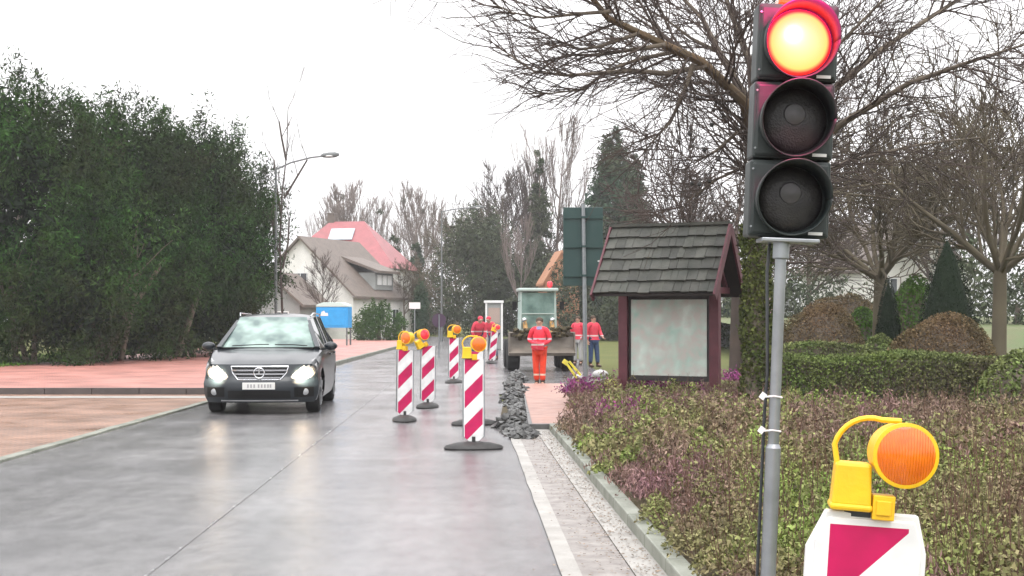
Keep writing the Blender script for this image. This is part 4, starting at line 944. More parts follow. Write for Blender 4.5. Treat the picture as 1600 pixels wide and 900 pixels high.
# front fascia: y as function of x and z
def fy(x, z):
    u = min(1.0, abs(x) / .93); base = itp(z, [.18, .28, .45, .56, .60, .82, .9], [.10, .02, -.01, .02, .05, .12, .20])
    return base + .30 * u ** 3.2 + (.25 * max(0, u - .8) ** 1.2)
body = MB(); NX = 28
zs_ = [.20, .26, .34, .42, .50, .56, .60, .66, .72, .78, .82]
rows = []
for z_ in zs_:
    half = itp(z_, [.2, .3, .5, .7, .82], [.86, .92, .935, .90, .84]); rows.append([(half * (2 * i / NX - 1), fy(half * (2 * i / NX - 1), z_), z_) for i in range(NX + 1)])
# hood continues from the fascia top row to the cowl
last = rows[-1]
for k in range(1, 11):
    f = k / 10; row = []
    for i in range(NX + 1):
        u = 2 * i / NX - 1; x0, y0, _ = last[i]; yb_ = 1.28 + .12 * (-(u * u)) + .10; y = y0 + (yb_ - y0) * f
        xe = wt(max(y, .3)) ; x = x0 + (u * xe - x0) * min(1, f * 2)
        zc2 = .82 + (1.09 - .82) * (f ** .72); ze = .82 + (zt(1.3) - .82) * f ** .9
        bul = .018 * math.exp(-((abs(u) - .52) / .12) ** 2) * math.sin(math.pi * min(1, f * 1.1))
        row.append((x, y, ze + (zc2 - ze) * (1 - abs(u) ** 2.6) + bul))
    rows.append(row)
body.grid(rows)
# flanks
for sgn in (-1, 1):
    ys = [.30, .36, .42, .48, .52] + [WF + .4 * math.cos(a) * -1 for a in np.linspace(0.02, math.pi - .02, 15)] + [1.36, 1.5, 1.9, 2.3, 2.7, 3.1, 3.5, 3.63] + [WR - .4 * math.cos(a) for a in np.linspace(.02, math.pi - .02, 15)] + [4.5, 4.7, 4.85]
    rows = []
    for y in ys:
        b0 = zb(y); t0 = zt(y); m_ = wm(y); tp_ = wt(y); row = []
        for f, in ((0,), (.12,), (.35,), (.6,), (.85,), (1,)):
            z_ = b0 + (t0 - b0) * f; q = (z_ - .22) / (t0 - .22)
            x = itp(q, [0, .15, .45, .7, .9, 1], [m_ - .05, m_ - .01, m_, m_ - .004, m_ - .02, tp_]); row.append((sgn * x, y, z_))
        rows.append(row)
    body.grid(rows)
# tail and roof deck
body.grid([[(u * .86, 4.86 + .05 * (1 - u * u), z_) for u in np.linspace(-1, 1, 9)] for z_ in (.25, .5, .8, 1.05)])
bo = body.build('body', M['paint'], car, smooth=True, fix=False); 
# greenhouse: roof skin with pillars
YR = [1.35, 2.12, 2.5, 3.3, 4.2, 4.75]
def zr(y): return itp(y, [2.08, 2.3, 2.9, 3.5, 4.3, 4.75], [1.575, 1.62, 1.655, 1.65, 1.57, 1.42])
def wr_(y): return itp(y, [2.08, 2.6, 3.5, 4.4, 4.75], [.60, .665, .68, .64, .58])
rf = MB(); rf.grid([[(u * wr_(y), y, zr(y) - .055 * abs(u) ** 3) for u in np.linspace(-1, 1, 15)] for y in np.linspace(2.08, 4.75, 14)])
for sgn in (-1, 1):   # A, B, C, D pillars
    def edge(y): return Vector((sgn * wr_(y), y, zr(y) - .055))
    def belt(y): return Vector((sgn * (wt(y) - .03), y, zt(y)))
    rf.bar(edge(2.10) + Vector((0, 0, -.01)), Vector((sgn * .83, 1.30, 1.06)), .075, .06)
    for ya, yb_ in ((2.75, 2.72), (3.75, 3.75)): rf.bar(edge(ya), belt(yb_), .07, .04)
    rf.bar(edge(4.6), belt(4.7), .2, .05)
rf.grid([[(u * .60, 4.75 + (.1 if z_ < 1.2 else 0), z_) for u in (-1, 0, 1)] for z_ in (1.42, 1.05)])
rf.build('roof', M['paint'], car, smooth=True, fix=False)
ws = MB(); ws.grid([[(u * (.80 + (.575 - .80) * f), 1.33 - .13 * (u * u * -1) * (-1) * .0 + .80 * f + .10 * u * u * (1 - f) * 0 - .09 * (1 - u * u) * (1 - f * .5), 1.075 + .515 * f - .03 * (1 - f) * u * u) for u in np.linspace(-1, 1, 13)] for f in np.linspace(0, 1, 9)])
ws.build('windshield', M['carglass'], car, smooth=True, fix=False)
for sgn in (-1, 1):
    sd = MB(); rows = []
    for y in np.linspace(1.45, 4.68, 24):
        if y < 2.1: f = (y - 1.33) / (2.1 - 1.33); e_ = Vector((sgn * (.83 + (.60 - .83) * f), y, 1.06 + .46 * f))
        else: e_ = Vector((sgn * wr_(y), y, zr(y) - .06))
        b_ = Vector((sgn * (wt(y) - .035), y, zt(y) - .005)); rows.append([tuple(b_), tuple(b_.lerp(e_, .5) + Vector((sgn * .012, 0, 0))), tuple(e_)])
    sd.grid(rows).build('side_window', M['sideglass'], car, smooth=True, fix=False)
    rl = MB(); rl.tube([(sgn * .62, 2.4, 1.60), (sgn * .65, 2.6, 1.66), (sgn * .65, 4.1, 1.64), (sgn * .62, 4.3, 1.57)], .014, 6); rl.build('roof_rail', M['chrome'], car, smooth=True)
    mi = MB(); mi.sph((sgn * 1.04, 1.52, 1.09), 1, 14, 10, (.115, .075, .075)); mi.bar((sgn * .88, 1.5, 1.03), (sgn * 1.0, 1.5, 1.06), .05, .04); mo = mi.build('mirror', M['paint'], car, smooth=True)
    # headlight, almond shaped, swept up into the wing
    def sfp(x, z, off=.012):      # on the surface
        if z <= .80: return Vector((sgn * x, fy(x, z) - off, z))
        f = (z - .80) / .14; return Vector((sgn * x, fy(x, .80) + f * .42 - off * .5, z + .012))
    up_ = [(.50, .625), (.58, .70), (.68, .785), (.78, .855), (.86, .905)]; dn = [(.50, .60), (.60, .575), (.72, .575), (.84, .62), (.915, .74)]
    hm = MB(); rws = []
    for f in np.linspace(0, 1, 8):
        row = []
        for g_ in np.linspace(0, 1, 6):
            a_ = np.array([itp(f * 4, range(5), [p[0] for p in up_]), itp(f * 4, range(5), [p[1] for p in up_])]); b_ = np.array([itp(f * 4, range(5), [p[0] for p in dn]), itp(f * 4, range(5), [p[1] for p in dn])])
            c_ = a_ * g_ + b_ * (1 - g_); row.append(tuple(sfp(c_[0], c_[1], .012 + .012 * math.sin(math.pi * f) * math.sin(math.pi * g_))))
        rws.append(row)
    hl_ = hm.grid(rws).build('headlight', mat('headlight glass', (.20, .20, .20), (.12, .12, .13), 14, .1, coat=1), car, smooth=True, fix=False)
    be = MB(); be.lathe([(.062, 0), (.055, .02), (.03, .032), (.002, .035)], sfp(.66, .665, .012), (0, -1, 0), 18); be.lathe([(.045, 0), (.035, .02), (.002, .026)], sfp(.80, .70, .014), (sgn * .25, -1, 0), 16); be.build('bulb', M['headlight'], hl_, smooth=True)
    fg = MB(); fg.lathe([(.055, 0), (.05, .012), (.002, .02)], sfp(.73, .375, .006), (0, -1, 0), 18); fg.build('fog_light', M['rim'], car, smooth=True)
    so_ = MB(); so_.grid([[(sgn * x, fy(x, z_) - .006, z_) for x in np.linspace(.56, .86, 6)] for z_ in (.29, .37, .45)]); so_.build('side_intake', M['trim'], car, fix=False)
    ld = bpy.data.lights.new('headlight_beam', 'SPOT'); ld.energy = 420; ld.color = (1, .78, .52); ld.spot_size = R(60); ld.spot_blend = .8; ld.shadow_soft_size = .07
    lo_ = bpy.data.objects.new('headlight_beam', ld); col.objects.link(lo_); lo_.parent = car; lo_.location = (sgn * .68, -.12, .665); lo_.rotation_euler = (R(80), 0, 0)
# grille
def patchgrid(x0, x1, z0_, z1_, off, nx=14, nz=4, tap=0):
    return [[((x0 + (x1 - x0) * i / nx) * (1 - tap * (1 - j / nz)), 0, z0_ + (z1_ - z0_) * j / nz) for i in range(nx + 1)] for j in range(nz + 1)]
gg = MB(); gg.grid([[(x, fy(x, z_) - .006, z_) for x, _, z_ in r_] for r_ in patchgrid(-.46, .46, .575, .785, 0, tap=.28)]); gr_ = gg.build('grille', M['trim'], car, fix=False)
sl2 = MB()
for z_, hw_ in ((.605, .345), (.665, .40), (.725, .44)):
    rws = [[(x, fy(x, z_) - .02 - dz * .1, z_ + dz) for x in np.linspace(-hw_, hw_, 13)] for dz in (-.013, .013)]; sl2.grid(rws)
sl2.build('grille_slat', M['chrome'], gr_, fix=False, thick=.01)
fr_ = MB(); pts = [(x, fy(x, .785) - .012, .788) for x in np.linspace(-.46, .46, 13)]; fr_.tube(pts, .009, 6)
fr_.tube([(.46, fy(.46, .785) - .012, .785), (.43, fy(.43, .68) - .012, .68), (.34, fy(.34, .58) - .012, .575)] + [(x, fy(x, .575) - .012, .572) for x in np.linspace(.3, -.3, 9)] + [(-.34, fy(.34, .58) - .012, .575), (-.43, fy(.43, .68) - .012, .68), (-.46, fy(.46, .785) - .012, .785)], .008, 6); fr_.build('grille_frame', M['chrome'], gr_, smooth=True)
em = MB(); c0 = Vector((0, fy(0, .68) - .045, .685)); ring = [c0 + Vector((.083 * math.cos(a), 0, .083 * math.sin(a))) for a in np.linspace(0, 2 * math.pi, 30)]; em.tube(ring, .009, 6)
for k in range(3):
    a = math.pi / 2 + k * 2 * math.pi / 3; em.bar(c0, c0 + Vector((.08 * math.cos(a), 0, .08 * math.sin(a))), .016, .01)
em.build('emblem', M['chrome'], gr_, smooth=True)
pl = MB(); pl.box((0, -.03, .475), (.52, .015, .112)); po = pl.build('number_plate', mat('number plate white', (.62, .62, .60), rough=.4), car, bevel=.004)
pt = MB()
for x in (-.17, -.12, -.07, .0, .05, .10, .15, .19): pt.box((x, -.039, .475), (.026, .003, .055), None)
pt.build('plate_characters', mat('blurred plate marks', (.30, .30, .30), rough=.5), po)
it = MB(); it.grid([[(x, fy(x, z_) - .008, z_) for x in np.linspace(-.5, .5, 12)] for z_ in (.27, .33, .395)]); it.build('lower_intake', M['trim'], car, fix=False)
st_ = MB(); st_.grid([[(x, fy(x, z_) - .014, z_) for x in np.linspace(-.62, .62, 14)] for z_ in (.222, .245)]); st_.build('chrome_strip', M['chrome'], car, fix=False)
wp = MB(); wp.tube([(-.60, 1.24, 1.10), (-.2, 1.235, 1.12), (.02, 1.22, 1.125)], .008, 5); wp.tube([(.12, 1.225, 1.12), (.4, 1.23, 1.12), (.66, 1.27, 1.10)], .008, 5); wp.build('wiper', M['trim'], car)
cw = MB(); cw.box((0, 1.33, 1.06), (1.56, .2, .03)); cw.build('cowl', M['trim'], car)
un = MB(); un.box((0, 2.5, .34), (1.7, 4.3, .22)); un.box((0, .34, .40), (1.3, .3, .3)); un.build('underbody', M['trim'], car)
for (x, y) in ((-.80, WF), (.80, WF), (-.80, WR), (.80, WR)):
    s_ = 1 if x > 0 else -1
    wh = MB(); wh.lathe([(.22, -.11), (.32, -.115), (.345, -.09), (.35, 0), (.345, .09), (.32, .115), (.22, .11)], (x, y, .345), (1, 0, 0), 32); wo = wh.build('wheel', M['tyre'], car, smooth=True)
    ri = MB(); ri.lathe([(.235, .0), (.235, .02), (.21, .015), (.20, 0)], (x + s_ * .1, y, .345), (s_, 0, 0), 28)
    for k in range(7):
        a = k * 2 * math.pi / 7; ri.bar((x + s_ * .112, y, .345), (x + s_ * .112, y + .22 * math.cos(a), .345 + .22 * math.sin(a)), .05, .02)
    ri.build('rim', M['rim'], wo)
for yy in (2.5, 3.55):
    hdl = MB(); hdl.box((.965, yy, .935), (.03, .2, .03)); hdl.build('door_handle', M['paint'], car)
sm = MB(); sm.tube([(.957, 1.4, .985 - .02), (.957, 2.4, 1.0), (.957, 3.6, 1.03)], .006, 5); sm.build('side_moulding', M['chrome'], car)

# ---------------------------------------------------------------- wheel loader
ldp = at(842, 43.7); lod = thing('wheel_loader', 'wheel loader with pale glass cab and raised grey bucket on the road', 'wheel loader', ldp, R(3))
M['ldr'] = mat('weathered yellow paint', (.42, .22, .05), (.30, .18, .07), 4, .55); M['bucketm'] = mat('muddy bucket steel', (.13, .11, .09), (.20, .17, .14), 4, .6)
M['cabglass'] = mat('pale green glass with painted reflections', (.26, .38, .34), (.07, .12, .11), 2.2, .08, coat=.6, spec=.8)  # dark mottling paints reflections into the pane colour
M['cabframe'] = mat('pale green cab paint', (.42, .50, .47), rough=.4)
mb = MB(); rows = []
for z_, y_ in ((.52, -.85), (.50, -1.35), (.56, -1.42), (.72, -1.15), (1.05, -1.05), (1.18, -1.15)): rows.append([(x, y_, z_) for x in np.linspace(-1.0, 1.0, 9)])
mb.grid(rows); bkt = mb.build('bucket', M['bucketm'], lod, thick=.05, fix=False)
mb = MB(); mb.prism([(-1.0, .5), (-.96, .5), (-.96, 1.18), (-1.0, 1.18)], -1.4, -.9); mb.prism([(.96, .5), (1.0, .5), (1.0, 1.18), (.96, 1.18)], -1.4, -.9); mb.build('bucket_side', M['bucketm'], bkt)
pts = [(random.uniform(-.85, .85), -1.2 + random.uniform(-.1, .12), 1.0 + random.uniform(0, .30)) for _ in range(90)]
rk = rocks('bucket_load', pts, .05, .13, M['soil']); rk.parent = bkt
for x in (-.42, .42): mb = MB(); mb.bar((x, -.95, .85), (x, .1, 1.35), .12, .22); mb.bar((x, .1, 1.35), (x, .7, 1.5), .12, .2); mb.build('lift_arm', M['ldr'], lod, bevel=.02)
for x in (-.82, .82):
    for y in (-.35, 1.65):
        mb = MB(); mb.lathe([(.26, -.18), (.42, -.19), (.47, -.14), (.48, 0), (.47, .14), (.42, .19), (.26, .18)], (x, y, .48), (1, 0, 0), 28); wo = mb.build('wheel', M['tyre'], lod, smooth=True)
        mb = MB(); mb.cyl((x - .17, y, .48), (x + .17, y, .48), .25, n=20); mb.build('rim', M['ldr'], wo)
mb = MB(); mb.box((0, .7, .85), (1.0, 2.6, .7)); mb.box((0, 1.9, 1.25), (1.0, 1.3, .6)); mb.build('chassis', M['ldr'], lod, bevel=.04)
mb = MB()
for sx in (-.55, .55):
    for y in (.35, 1.35): mb.bar((sx, y, 1.2), (sx * .95, y + .05, 2.45), .06, .06)
mb.box((0, .85, 1.22), (1.16, 1.1, .1)); mb.bar((-.55, .35, 1.75), (.55, .35, 1.75), .03, .03); cb = mb.build('cab', M['cabframe'], lod)
mb = MB(); mb.box((0, .85, 1.83), (1.06, .98, 1.16)); mb.build('cab_window', M['cabglass'], cb, bevel=.02)
mb = MB(); mb.box((0, .85, 2.50), (1.26, 1.25, .10)); cr_ = mb.build('cab_roof', M['cabframe'], cb, bevel=.03)
mb = MB(); mb.cyl((.38, .5, 2.55), (.38, .5, 2.62), .05); mb.lathe([(.085, 0), (.085, .12), (.05, .17)], (.38, .5, 2.6), n=16); mb.build('beacon', M['red_lens'], cr_, smooth=True)
for x in (-.45, .42):
    mb = MB(); mb.sph((x, -.05, 1.55), .08, 12, 8, (1, .6, 1)); mb.bar((x, 0, 1.2), (x, 0, 1.5), .03, .03); mb.build('headlight', M['chrome'], lod, smooth=True)
for x in (-.74, .74):
    mb = MB(); mb.box((x, .3, 2.0), (.14, .04, .26)); mb.bar((x * .75, .3, 2.15), (x, .3, 2.1), .02, .02); mb.build('mirror', M['trim'], lod)

# ---------------------------------------------------------------- people
def skin_mesh(name, verts, edges, rad, root=0, sub=2):
    me = bpy.data.meshes.new(name); me.from_pydata(verts, edges, []); o = bpy.data.objects.new(name, me); col.objects.link(o)
    md = o.modifiers.new('s', 'SKIN'); md.use_smooth_shade = True
    for i, r in enumerate(rad):
        sv = me.skin_vertices[0].data[i]; sv.radius = (r, r) if not hasattr(r, '__len__') else r; sv.use_root = (i == root)
    ms = o.modifiers.new('u', 'SUBSURF'); ms.levels = sub; ms.render_levels = sub
    bpy.context.view_layer.update(); dg = bpy.context.evaluated_depsgraph_get()
    out = bpy.data.meshes.new_from_object(o.evaluated_get(dg)); bpy.data.objects.remove(o)
    out.materials.clear(); return out
def hand(mb, p, d, s=1):
    """palm with five bent fingers, d = forearm direction"""
    p = Vector(p); d = Vector(d).normalized(); side = d.cross(Vector((0, 1, .2))).normalized(); nrm = d.cross(side).normalized()
    q = Matrix((side, nrm, d)).transposed()
    def L(x, y, z): return p + q @ (Vector((x, y, z)) * s)
    mb.add([L(a, b, c) for c in (-.01, .09) for a, b in ((-.036, -.013), (.036, -.013), (.036, .013), (-.036, .013))], [(3, 2, 1, 0), (4, 5, 6, 7), (0, 1, 5, 4), (1, 2, 6, 5), (2, 3, 7, 6), (3, 0, 4, 7)])
    for k, (x, l) in enumerate(((-.029, .062), (-.010, .074), (.010, .078), (.029, .068))):
        mb.tube([L(x, 0, .08), L(x, .008, .08 + l * .45), L(x, .028, .08 + l * .8), L(x, .045, .08 + l * .9)], [.009, .0088, .008, .006], 6)
    mb.tube([L(.034, .0, .02), L(.058, .012, .045), L(.062, .026, .075)], [.011, .010, .007], 6)
def person(label, loc, rz, H, pose, jm, tm, group=None, cap=None, vest=None, bootm='boot', held=None):
    """pose: joints for arms / legs / bend, in metres for a 1.75 m figure facing -Y"""
    t = thing('person', label, 'person', loc, rz, group, sc=H / 1.75)
    bend = pose.get('bend', 0)
    piv = Vector((0, 0, .95))
    def bd(p): p = Vector(p) - piv; return piv + Matrix.Rotation(bend, 3, 'X') @ p
    J = {}
    J['pel'] = Vector((0, 0, .95)); J['waist'] = bd((0, 0, 1.08)); J['chest'] = bd((0, .0, 1.28)); J['neckb'] = bd((0, .01, 1.44)); J['neck'] = bd((0, 0, 1.50)); J['head'] = bd((0, -.015, 1.60)); J['crown'] = bd((0, -.01, 1.685))
    for s, n in ((-1, 'l'), (1, 'r')):
        J['sh' + n] = bd((s * .175, 0, 1.41))
        e, h = pose['arm' + n]; J['el' + n] = bd((s * e[0], e[1], e[2])); J['ha' + n] = bd((s * h[0], h[1], h[2]))
        J['hip' + n] = Vector((s * .09, 0, .90)); k, f = pose['leg' + n]; J['kn' + n] = Vector((s * k[0], k[1], k[2])); J['an' + n] = Vector((s * f[0], f[1], .09)); J['toe' + n] = Vector((s * f[0] * 1.08, f[1] - .15, .04))
    def chain(keys, rad): 
        ks = list(dict.fromkeys(sum(keys, []))); ix = {k: i for i, k in enumerate(ks)}
        ed = []
        for c in keys:
            for a, b in zip(c[:-1], c[1:]): ed.append((ix[a], ix[b]))
        return [tuple(J[k]) for k in ks], ed, [rad[k] for k in ks]
    rd = dict(pel=.11, waist=(.105, .08), chest=(.12, .09), neckb=.075, neck=.055, head=(.082, .10), crown=(.06, .075), shl=.062, shr=.062, ell=.045, elr=.045, hal=.03, har=.03, hipl=.09, hipr=.09, knl=.058, knr=.058, anl=.042, anr=.042, toel=.035, toer=.035)
    ks = [['pel', 'waist', 'chest', 'neckb', 'neck', 'head', 'crown'], ['neckb', 'shl', 'ell', 'hal'], ['neckb', 'shr', 'elr', 'har'], ['pel', 'hipl', 'knl', 'anl', 'toel'], ['pel', 'hipr', 'knr', 'anr', 'toer']]
    v, e, r = chain(ks, rd); me = skin_mesh('body', v, e, r)
    b = link('body', me, M['skin'], t)
    hm = MB(); [hand(hm, J['ha' + n], J['ha' + n] - J['el' + n]) for n in 'lr']
    # face details are part of the body mesh
    hd = J['head']; fr = (Matrix.Rotation(bend, 3, 'X') @ Vector((0, -1, 0)))
    hm.tube([hd + fr * .07 + Vector((0, 0, .02)), hd + fr * .105 + Vector((0, 0, -.015)), hd + fr * .08 + Vector((0, 0, -.025))], [.008, .013, .008], 6)
    for s in (-1, 1): hm.sph(hd + Vector((s * .082, .01, -.005)), .024, 8, 6, (.4, .7, 1.2))
    tmp = hm.build('tmp', M['skin'], None, smooth=True)
    import bmesh
    bm = bmesh.new(); bm.from_mesh(me); bm.from_mesh(tmp.data); bm.to_mesh(me); bm.free(); bpy.data.objects.remove(tmp)
    ey = MB()
    for s in (-1, 1): ey.sph(hd + fr * .082 + Vector((s * .031, 0, .012)), .011, 8, 6)
    ey.build('eyes', M['hair'], b, smooth=True)
    # clothing
    rj = dict(pel=(.18, .15), waist=(.18, .155), chest=(.20, .16), neckb=.085, shl=.085, shr=.085, ell=.064, elr=.064, w1=.05, w2=.05)
    J['w1'] = J['ell'].lerp(J['hal'], .9); J['w2'] = J['elr'].lerp(J['har'], .9); J['hem'] = J['pel'] + Vector((0, 0, -.07)); rj['hem'] = (.17, .13)
    v, e, r = chain([['waist', 'chest', 'neckb'], ['waist', 'pel', 'hem'], ['neckb', 'shl', 'ell', 'w1'], ['neckb', 'shr', 'elr', 'w2']], rj)
    link('jacket', skin_mesh('jacket', v, e, r), jm, t)
    rt = dict(pel=.15, hipl=.115, hipr=.115, knl=.085, knr=.085, c1=.075, c2=.075); J['c1'] = J['knl'].lerp(J['anl'], .88); J['c2'] = J['knr'].lerp(J['anr'], .88)
    v, e, r = chain([['pel', 'hipl', 'knl', 'c1'], ['pel', 'hipr', 'knr', 'c2']], rt); link('trousers', skin_mesh('trousers', v, e, r), tm, t)
    for n in 'lr':
        a = J['an' + n]; mbb = MB(); mbb.tube([a + Vector((0, .07, -.045)), a + Vector((0, .0, -.03)), a + Vector((0, -.1, -.045)), a + Vector((0, -.19, -.055))], [.035, .055, .048, .03], 10); mbb.tube([a + Vector((0, .015, .08)), a + Vector((0, .01, -.02))], [.06, .055], 10); mbb.build('boot', M[bootm], t, smooth=True)
    hh = MB(); hh.sph(hd + Vector((0, .018, .045)) - fr * .012, 1, 14, 10, (.093, .105, .085)); hh.build('cap' if cap else 'hair', cap or M['hair'], t, smooth=True)
    if held: held(t, J)
    return t
def cloth(name, c, stripe=(.62, .62, .62), zs=(), c2=None):
    m = mat(name, c, c2 or tuple(k * .7 for k in c), 7, .75, bump=.5, bscale=14); t = m.node_tree; b = t.nodes['Principled BSDF']
    tc = [n for n in t.nodes if n.type == 'TEX_COORD'][0]; sp_ = t.nodes.new('ShaderNodeSeparateXYZ'); t.links.new(tc.outputs['Object'], sp_.inputs[0])
    prev = b.inputs['Base Color'].links[0].from_socket
    for z_ in zs:
        k = t.nodes.new('ShaderNodeMath'); k.operation = 'COMPARE'; k.inputs[1].default_value = z_; k.inputs[2].default_value = .022; t.links.new(sp_.outputs[2], k.inputs[0])
        x = t.nodes.new('ShaderNodeMix'); x.data_type = 'RGBA'; t.links.new(k.outputs[0], x.inputs[0]); t.links.new(prev, x.inputs[6]); x.inputs[7].default_value = (*stripe, 1); prev = x.outputs[2]
    t.links.new(prev, b.inputs['Base Color']); return m
redj = cloth('pink red safety jacket', (.78, .03, .06), zs=(1.02, 1.19), stripe=(.50, .42, .46)); redt = cloth('orange red work trousers', (.85, .06, .02), zs=(.30,), stripe=(.7, .5, .4))
redj2 = cloth('pink red work jacket', (.75, .05, .09), zs=(1.05,), stripe=(.7, .55, .55))
def scarf(t, J):
    m = MB(); m.lathe([(.105, -.04), (.115, 0), (.08, .05), (.066, .07)], J['neckb'] + Vector((0, -.01, .0)), (0, 0, 1), 14); m.build('collar', mat('blue violet collar', (.14, .11, .30), (.35, .33, .5), 20, .8), t, smooth=True)
    k = MB(); a = (J['hal'] + J['har']) / 2 + Vector((0, -.06, 0)); k.box(a + Vector((0, 0, -.02)), (.30, .14, .16), (.3, .2, 0)); k.tube([a + Vector((-.1, 0, .07)), a + Vector((0, 0, .13)), a + Vector((.1, 0, .07))], .012, 6); k.build('held_jacket', redj2, t, bevel=.03)
st_arm = ((.245, .02, 1.13), (.26, -.06, .88)); stl = ((.10, -.01, .50), (.11, .01, 0))
person('worker in bright red safety clothing standing in the road works facing the viewer', G(843, 604), R(-8), 1.66,
       dict(arml=((.27, .03, 1.15), (.06, -.24, 1.08)), armr=((.27, .03, 1.15), (.04, -.22, 1.03)), legl=((.085, -.02, .50), (.07, .02, 0)), legr=((.085, -.02, .50), (.08, -.02, 0))), redj, redt, held=scarf)
person('worker in red jacket and jeans standing right of the sign post', at(927, 46), R(30), 1.72, dict(arml=st_arm, armr=((.25, -.05, 1.13), (.2, -.28, 1.0)), legl=stl, legr=((.12, -.04, .5), (.15, -.05, 0))), redj2, M['jeans'])
person('worker in pale red jacket seen just left of the sign post', at(903, 48), R(-20), 1.70, dict(arml=st_arm, armr=st_arm, legl=stl, legr=stl), redj2, mat('light grey trousers', (.4, .4, .4), rough=.8))
person('worker in pink jacket bending down behind the nearest orange lamp', at(745, 52), R(20), 1.85, dict(bend=R(38), arml=((.24, -.12, 1.15), (.16, -.3, .95)), armr=((.24, -.12, 1.15), (.16, -.3, .95)), legl=((.11, -.06, .5), (.12, .04, 0)), legr=((.11, -.06, .5), (.12, .04, 0))), redj2, M['navy'], cap=redj2)
person('worker in pink jacket leaning over beside the far leaning board', at(771, 54), R(-35), 1.78, dict(bend=R(30), arml=((.24, -.12, 1.15), (.16, -.3, .95)), armr=((.24, -.12, 1.15), (.16, -.3, .95)), legl=((.11, -.06, .5), (.12, .04, 0)), legr=((.11, -.06, .5), (.12, .04, 0))), redj2, M['navy'], cap=redj2)

# ---------------------------------------------------------------- small things
c = thing('blue_container', 'bright blue container with pale lid beside the red pavement', 'container', at(522, 76), R(-6))
M['blue'] = mat('blue plastic', (.03, .34, .72), (.025, .28, .62), 4, .45); M['pale_lid'] = mat('pale green lid', (.52, .64, .60), rough=.4)
mb = MB(); mb.box((0, 0, 1.62), (1.74, 1.0, 1.12)); mb.box((0, -.51, 1.62), (1.5, .03, .9)); mb.build('body', M['blue'], c, bevel=.04)
mb = MB(); mb.prism([(-.88, 2.19), (.88, 2.19), (.84, 2.30), (.5, 2.42), (-.5, 2.42), (-.84, 2.30)], -.53, .53); mb.build('lid', M['pale_lid'], c, bevel=.02)
for x in (-.8, .8):
    for y in (-.45, .45):
        mb = MB(); mb.box((x, y, .53), (.08, .08, 1.06)); mb.build('leg', M['dark_steel'], c)
mb = MB(); mb.prism([(-.62, 1.7), (-.2, 1.7), (-.22, 1.86), (-.36, 1.86), (-.42, 1.98), (-.56, 1.92)], -.535, -.527); mb.build('emblem', M['white'], c)
c = thing('site_cabin', 'small white framed site cabin left of the loader', 'cabin', at(772, 70), R(4))
mb = MB(); mb.box((0, .4, 1.2), (.80, .8, 2.3)); mb.build('wall', M['grey_wall'], c)
mb = MB(); mb.box((-.39, -.02, 1.2), (.09, .06, 2.4)); mb.box((.39, -.02, 1.2), (.09, .06, 2.4)); mb.box((0, .38, 2.40), (.94, .94, .12)); mb.build('frame', M['white'], c, bevel=.01)
mb = MB(); mb.box((0, -.01, 1.72), (.56, .04, .75)); mb.build('window', mat('warm cabin window', (.36, .28, .24), rough=.2), c)
# round sign back, seen left of the far lamp
c = thing('round_sign', 'small round dark sign back between the striped boards', 'sign', at(686, 58)); mb = MB(); mb.cyl((0, 0, 0), (0, 0, 1.75), .03, n=10); mb.build('post', M['steel'], c)
mb = MB(); mb.cyl((0, .02, 1.5), (0, .05, 1.5), .29, n=28); mb.build('sign_plate', mat('dark plum sign back', (.06, .03, .06), rough=.5), c)
c = thing('small_sign', 'pale sign plate on a thin post right of the narrow cypress', 'sign', at(648, 88)); mb = MB(); mb.cyl((0, 0, 0), (0, 0, 2.3), .035, n=8); mb.build('post', M['steel'], c)
mb = MB(); mb.box((0, -.04, 2.35), (.7, .03, .4)); mb.build('sign_plate', M['white'], c)
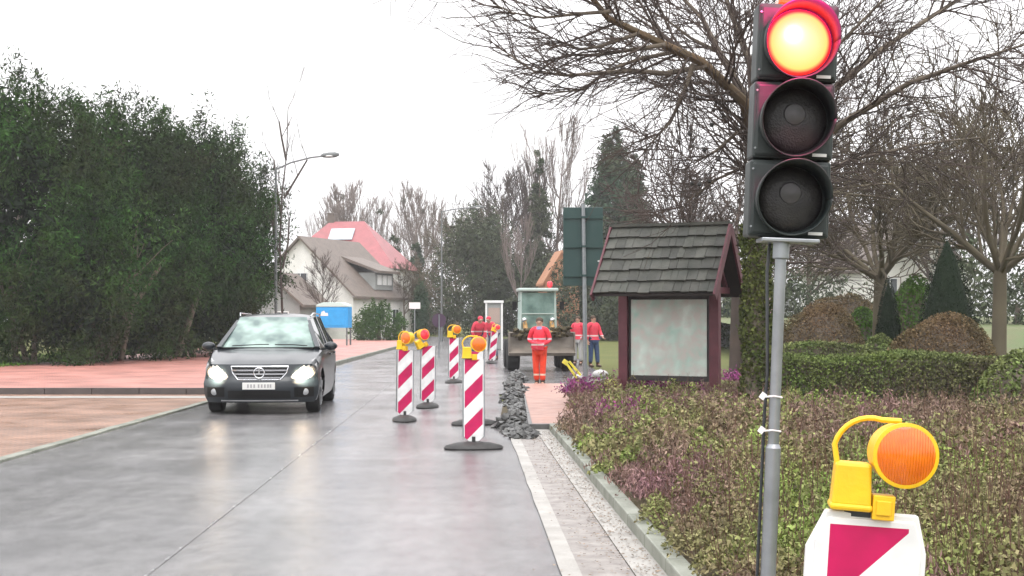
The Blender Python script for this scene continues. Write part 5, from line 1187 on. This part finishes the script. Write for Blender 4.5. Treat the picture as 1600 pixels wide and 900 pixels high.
# yellow globe lantern and yellow folded bar in the heather
g = W(955, 603, 26); c = thing('globe_lantern', 'yellow green globe lantern on a short dark stand in the heather', 'lantern', (g.x, 26, .1)); zg = g.z - .1
mb = MB(); mb.cyl((0, 0, 0), (0, 0, zg - .08), .05, .04, n=12); mb.lathe([(.10, 0), (.07, .05)], (0, 0, zg - .13)); mb.build('stand', M['rubber'], c)
mb = MB(); mb.sph((0, 0, zg), .15, 18, 12, (1, 1, .92)); mb.build('globe', mat('yellow green globe', (.42, .40, .04), (.30, .32, .05), 6, .4), c, smooth=True)
a = W(884, 566, 30); b_ = W(903, 594, 30); mb = MB(); mb.bar(a, b_, .09, .05); mb.bar(a + Vector((.07, 0, .02)), b_ + Vector((.06, 0, .10)), .03, .05); mb.box(a + Vector((-.01, -.0, .0)), (.12, .08, .10), (0, .6, 0)); mb.bar(b_, b_ + Vector((.08, .05, -.22)), .03, .03)
o = mb.build('yellow_bar', mat('bright yellow plastic', (.80, .68, .06), (.55, .5, .08), 12, .4), None, bevel=.01); tag(o, 'yellow slanting plastic bar beside the foot of the sign post', 'bar')
# white bags by the post
for i, (px, d, s, lab) in enumerate([(905, 36, .17, 'pale sack lying left of the sign post foot'), (938, 38, .20, 'pale grey sack on the ground right of the sign post')]):
    mb = MB(); mb.sph((0, 0, s * .5), s, 14, 10, (1.1, .8, .62)); mb.tube([(0, 0, s * .9), (.02, 0, s * 1.2)], [s * .25, s * .14], 8)
    o = mb.build('sack', mat('pale woven sack', (.48, .47, .46), (.34, .33, .33), 8, .8, bump=1, bscale=10), None, smooth=True); o.location = at(px, d); tag(o, lab, 'sack', 'sacks by the sign post')
g = W(1198, 470, 62); c = thing('pennant_post', 'white and pink pennant on a post behind the ivy covered trunk', 'pennant', (g.x, 62, 0)); mb = MB(); mb.cyl((0, 0, 0), (0, 0, 3.2), .03, n=8); mb.build('post', M['white'], c)
mb = MB(); mb.prism([(-.02, 2.0), (.26, 1.75), (.24, 2.3), (.20, 3.0), (-.02, 3.1)], -.01, .01); mb.build('pennant', mat('white pink cloth', (.75, .70, .71), (.70, .25, .35), 1.2, .8), c)

# ---------------------------------------------------------------- damp air
mb = MB(); mb.box((0, 185, 22), (680, 530, 46.2)); hz = mb.build('haze'); hz['kind'] = 'stuff'; hz.data.materials.clear()
hm_ = bpy.data.materials.new('haze'); hm_.use_nodes = True; n_ = hm_.node_tree; n_.nodes.remove(n_.nodes['Principled BSDF'])
pv = n_.nodes.new('ShaderNodeVolumePrincipled'); pv.inputs['Color'].default_value = (.95, .95, .97, 1); pv.inputs['Density'].default_value = .0006
n_.links.new(pv.outputs[0], [k for k in n_.nodes if k.type == 'OUTPUT_MATERIAL'][0].inputs['Volume']); hz.data.materials.append(hm_)
